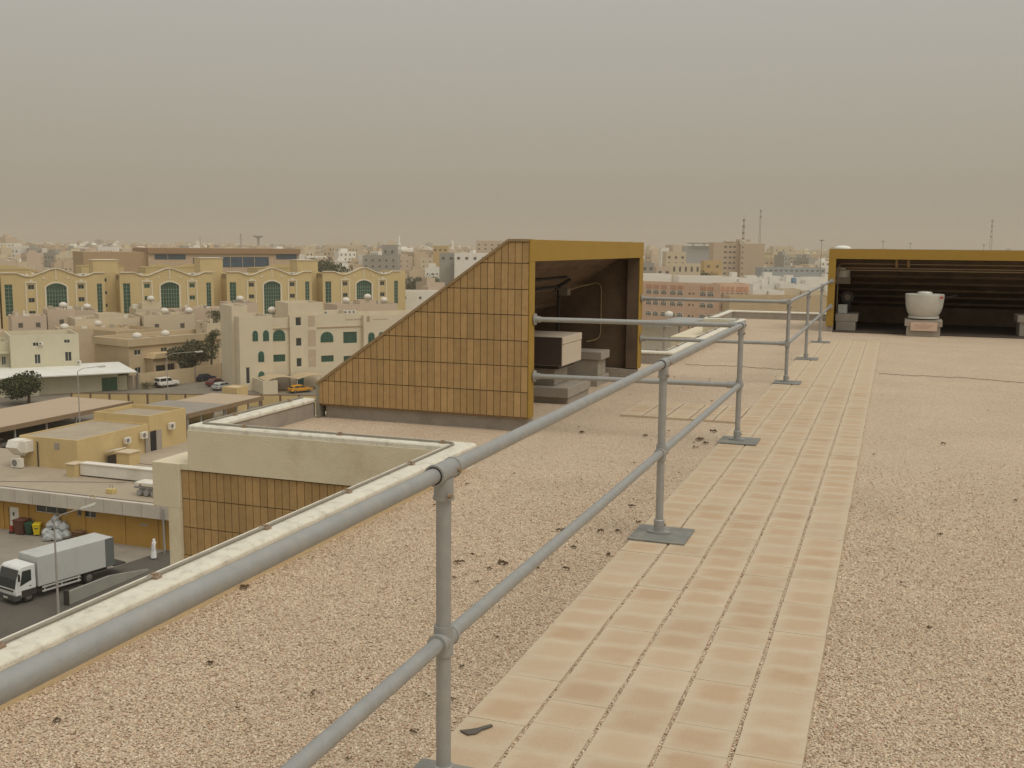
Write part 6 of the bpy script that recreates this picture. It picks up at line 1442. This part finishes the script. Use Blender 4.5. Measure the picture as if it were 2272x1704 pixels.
def city_mass():
    rnd = random.Random(5); mbs = {k: MB() for k in ('cream', 'white', 'pinkish', 'sand', 'grey')}; wn = MB(); gr = []
    n = 0
    while n < 7000:
        D = 780+2600*rnd.random()**1.15; r_ = rnd.uniform(-.56, .56)*D
        x = _rt.x*r_-math.sin(YAW)*D; y = _rt.y*r_+math.cos(YAW)*D
        if abs(D-1000) < 60 and r_ > 200: continue
        n += 1; fr = FR(rnd.choice((50.5, -39.5, 20, 5))+rnd.uniform(-6, 6), (x, y)); w = rnd.uniform(7, 18); dp = rnd.uniform(7, 14); fl = rnd.choice((2, 2, 3, 3, 4, 4, 5, 6)); z1 = GZ+1+fl*3.4+rnd.uniform(0, 2.5)
        if rnd.random() < .02: z1 += 8
        mb = mbs[rnd.choice(('cream', 'cream', 'white', 'white', 'pinkish', 'sand', 'sand', 'grey'))]
        mb.fbox(fr, -w/2, w/2, -dp/2, dp/2, GZ, z1)
        if rnd.random() < .6: mb.fbox(fr, -w*.3, w*.1, -dp*.3, dp*.2, z1, z1+2.4)
        if D < 1900:
            for z in range(1, fl+1):
                for a in np.arange(-w/2+1.5, w/2-1, rnd.uniform(2.6, 4)): 
                    if rnd.random() < .75: wn.quad(fr.pt(a, dp/2+.03, GZ+z*3.5-2.2), fr.pt(a+1.3, dp/2+.03, GZ+z*3.5-2.2), fr.pt(a+1.3, dp/2+.03, GZ+z*3.5-.8), fr.pt(a, dp/2+.03, GZ+z*3.5-.8))
    t = empty('distant_city', (0, 900, GZ), 'hazy mass of small flat-roofed houses filling the plain to the horizon', 'city', kind='stuff')
    for k, mb in mbs.items(): mb.build('house_mass', WC[k], t)['kind'] = 'stuff'
    wn.build('window_mass', m_hwin, t)['kind'] = 'stuff'
    # scattered tree crowns in it
    rn = np.random.default_rng(3); V = []; 
    for k in range(420):
        D = 420+2300*rn.random(); r_ = rn.uniform(-.56, .56)*D
        x = _rt.x*r_-math.sin(YAW)*D; y = _rt.y*r_+math.cos(YAW)*D
        if any(abs(x-p)+abs(y-q) < 16 for p, q in taken): continue
        w = rn.uniform(5, 13); h = rn.uniform(6, 12); m = 260
        d = rn.normal(size=(m, 3)); d /= np.linalg.norm(d, axis=1, keepdims=True); d *= rn.uniform(.5, 1.05, (m, 1)); d *= np.array([w/2, w/2, h*.36])
        P_ = d+np.array([x, y, GZ+h*.62]); s = w*.07
        u = rn.normal(size=(m, 3)); v = rn.normal(size=(m, 3)); u *= s/np.linalg.norm(u, axis=1, keepdims=True); v *= s/np.linalg.norm(v, axis=1, keepdims=True)
        V.append(np.stack([P_-u, P_-v, P_+u, P_+v], 1).reshape(-1, 3))
    V = np.concatenate(V); me = bpy.data.meshes.new('distant_trees'); me.from_pydata(V.tolist(), [], [(4*i, 4*i+1, 4*i+2, 4*i+3) for i in range(len(V)//4)]); me.materials.append(m_leaf)
    o = bpy.data.objects.new('distant_trees', me); COL.objects.link(o); tag(o, 'dusty trees scattered through the hazy city', 'trees', kind='stuff')
city_mass()

# ================================================================== dust haze
hz = MB().box(-4100, 4100, -4100, 4100, GZ-1, 62).build('haze', None or M('tmp_haze', (1, 1, 1))); tag(hz, 'pale dust haze hanging over the city', 'haze', kind='stuff')
mh = bpy.data.materials.new('dust_haze'); mh.use_nodes = True; t_ = mh.node_tree; t_.nodes.clear()
ho = t_.nodes.new('ShaderNodeOutputMaterial'); hv = t_.nodes.new('ShaderNodeVolumePrincipled'); hv.inputs['Density'].default_value = .00026; hv.inputs['Color'].default_value = (.80, .745, .645, 1); hv.inputs['Anisotropy'].default_value = .2
t_.links.new(hv.outputs[0], ho.inputs['Volume']); hz.data.materials.clear(); hz.data.materials.append(mh)
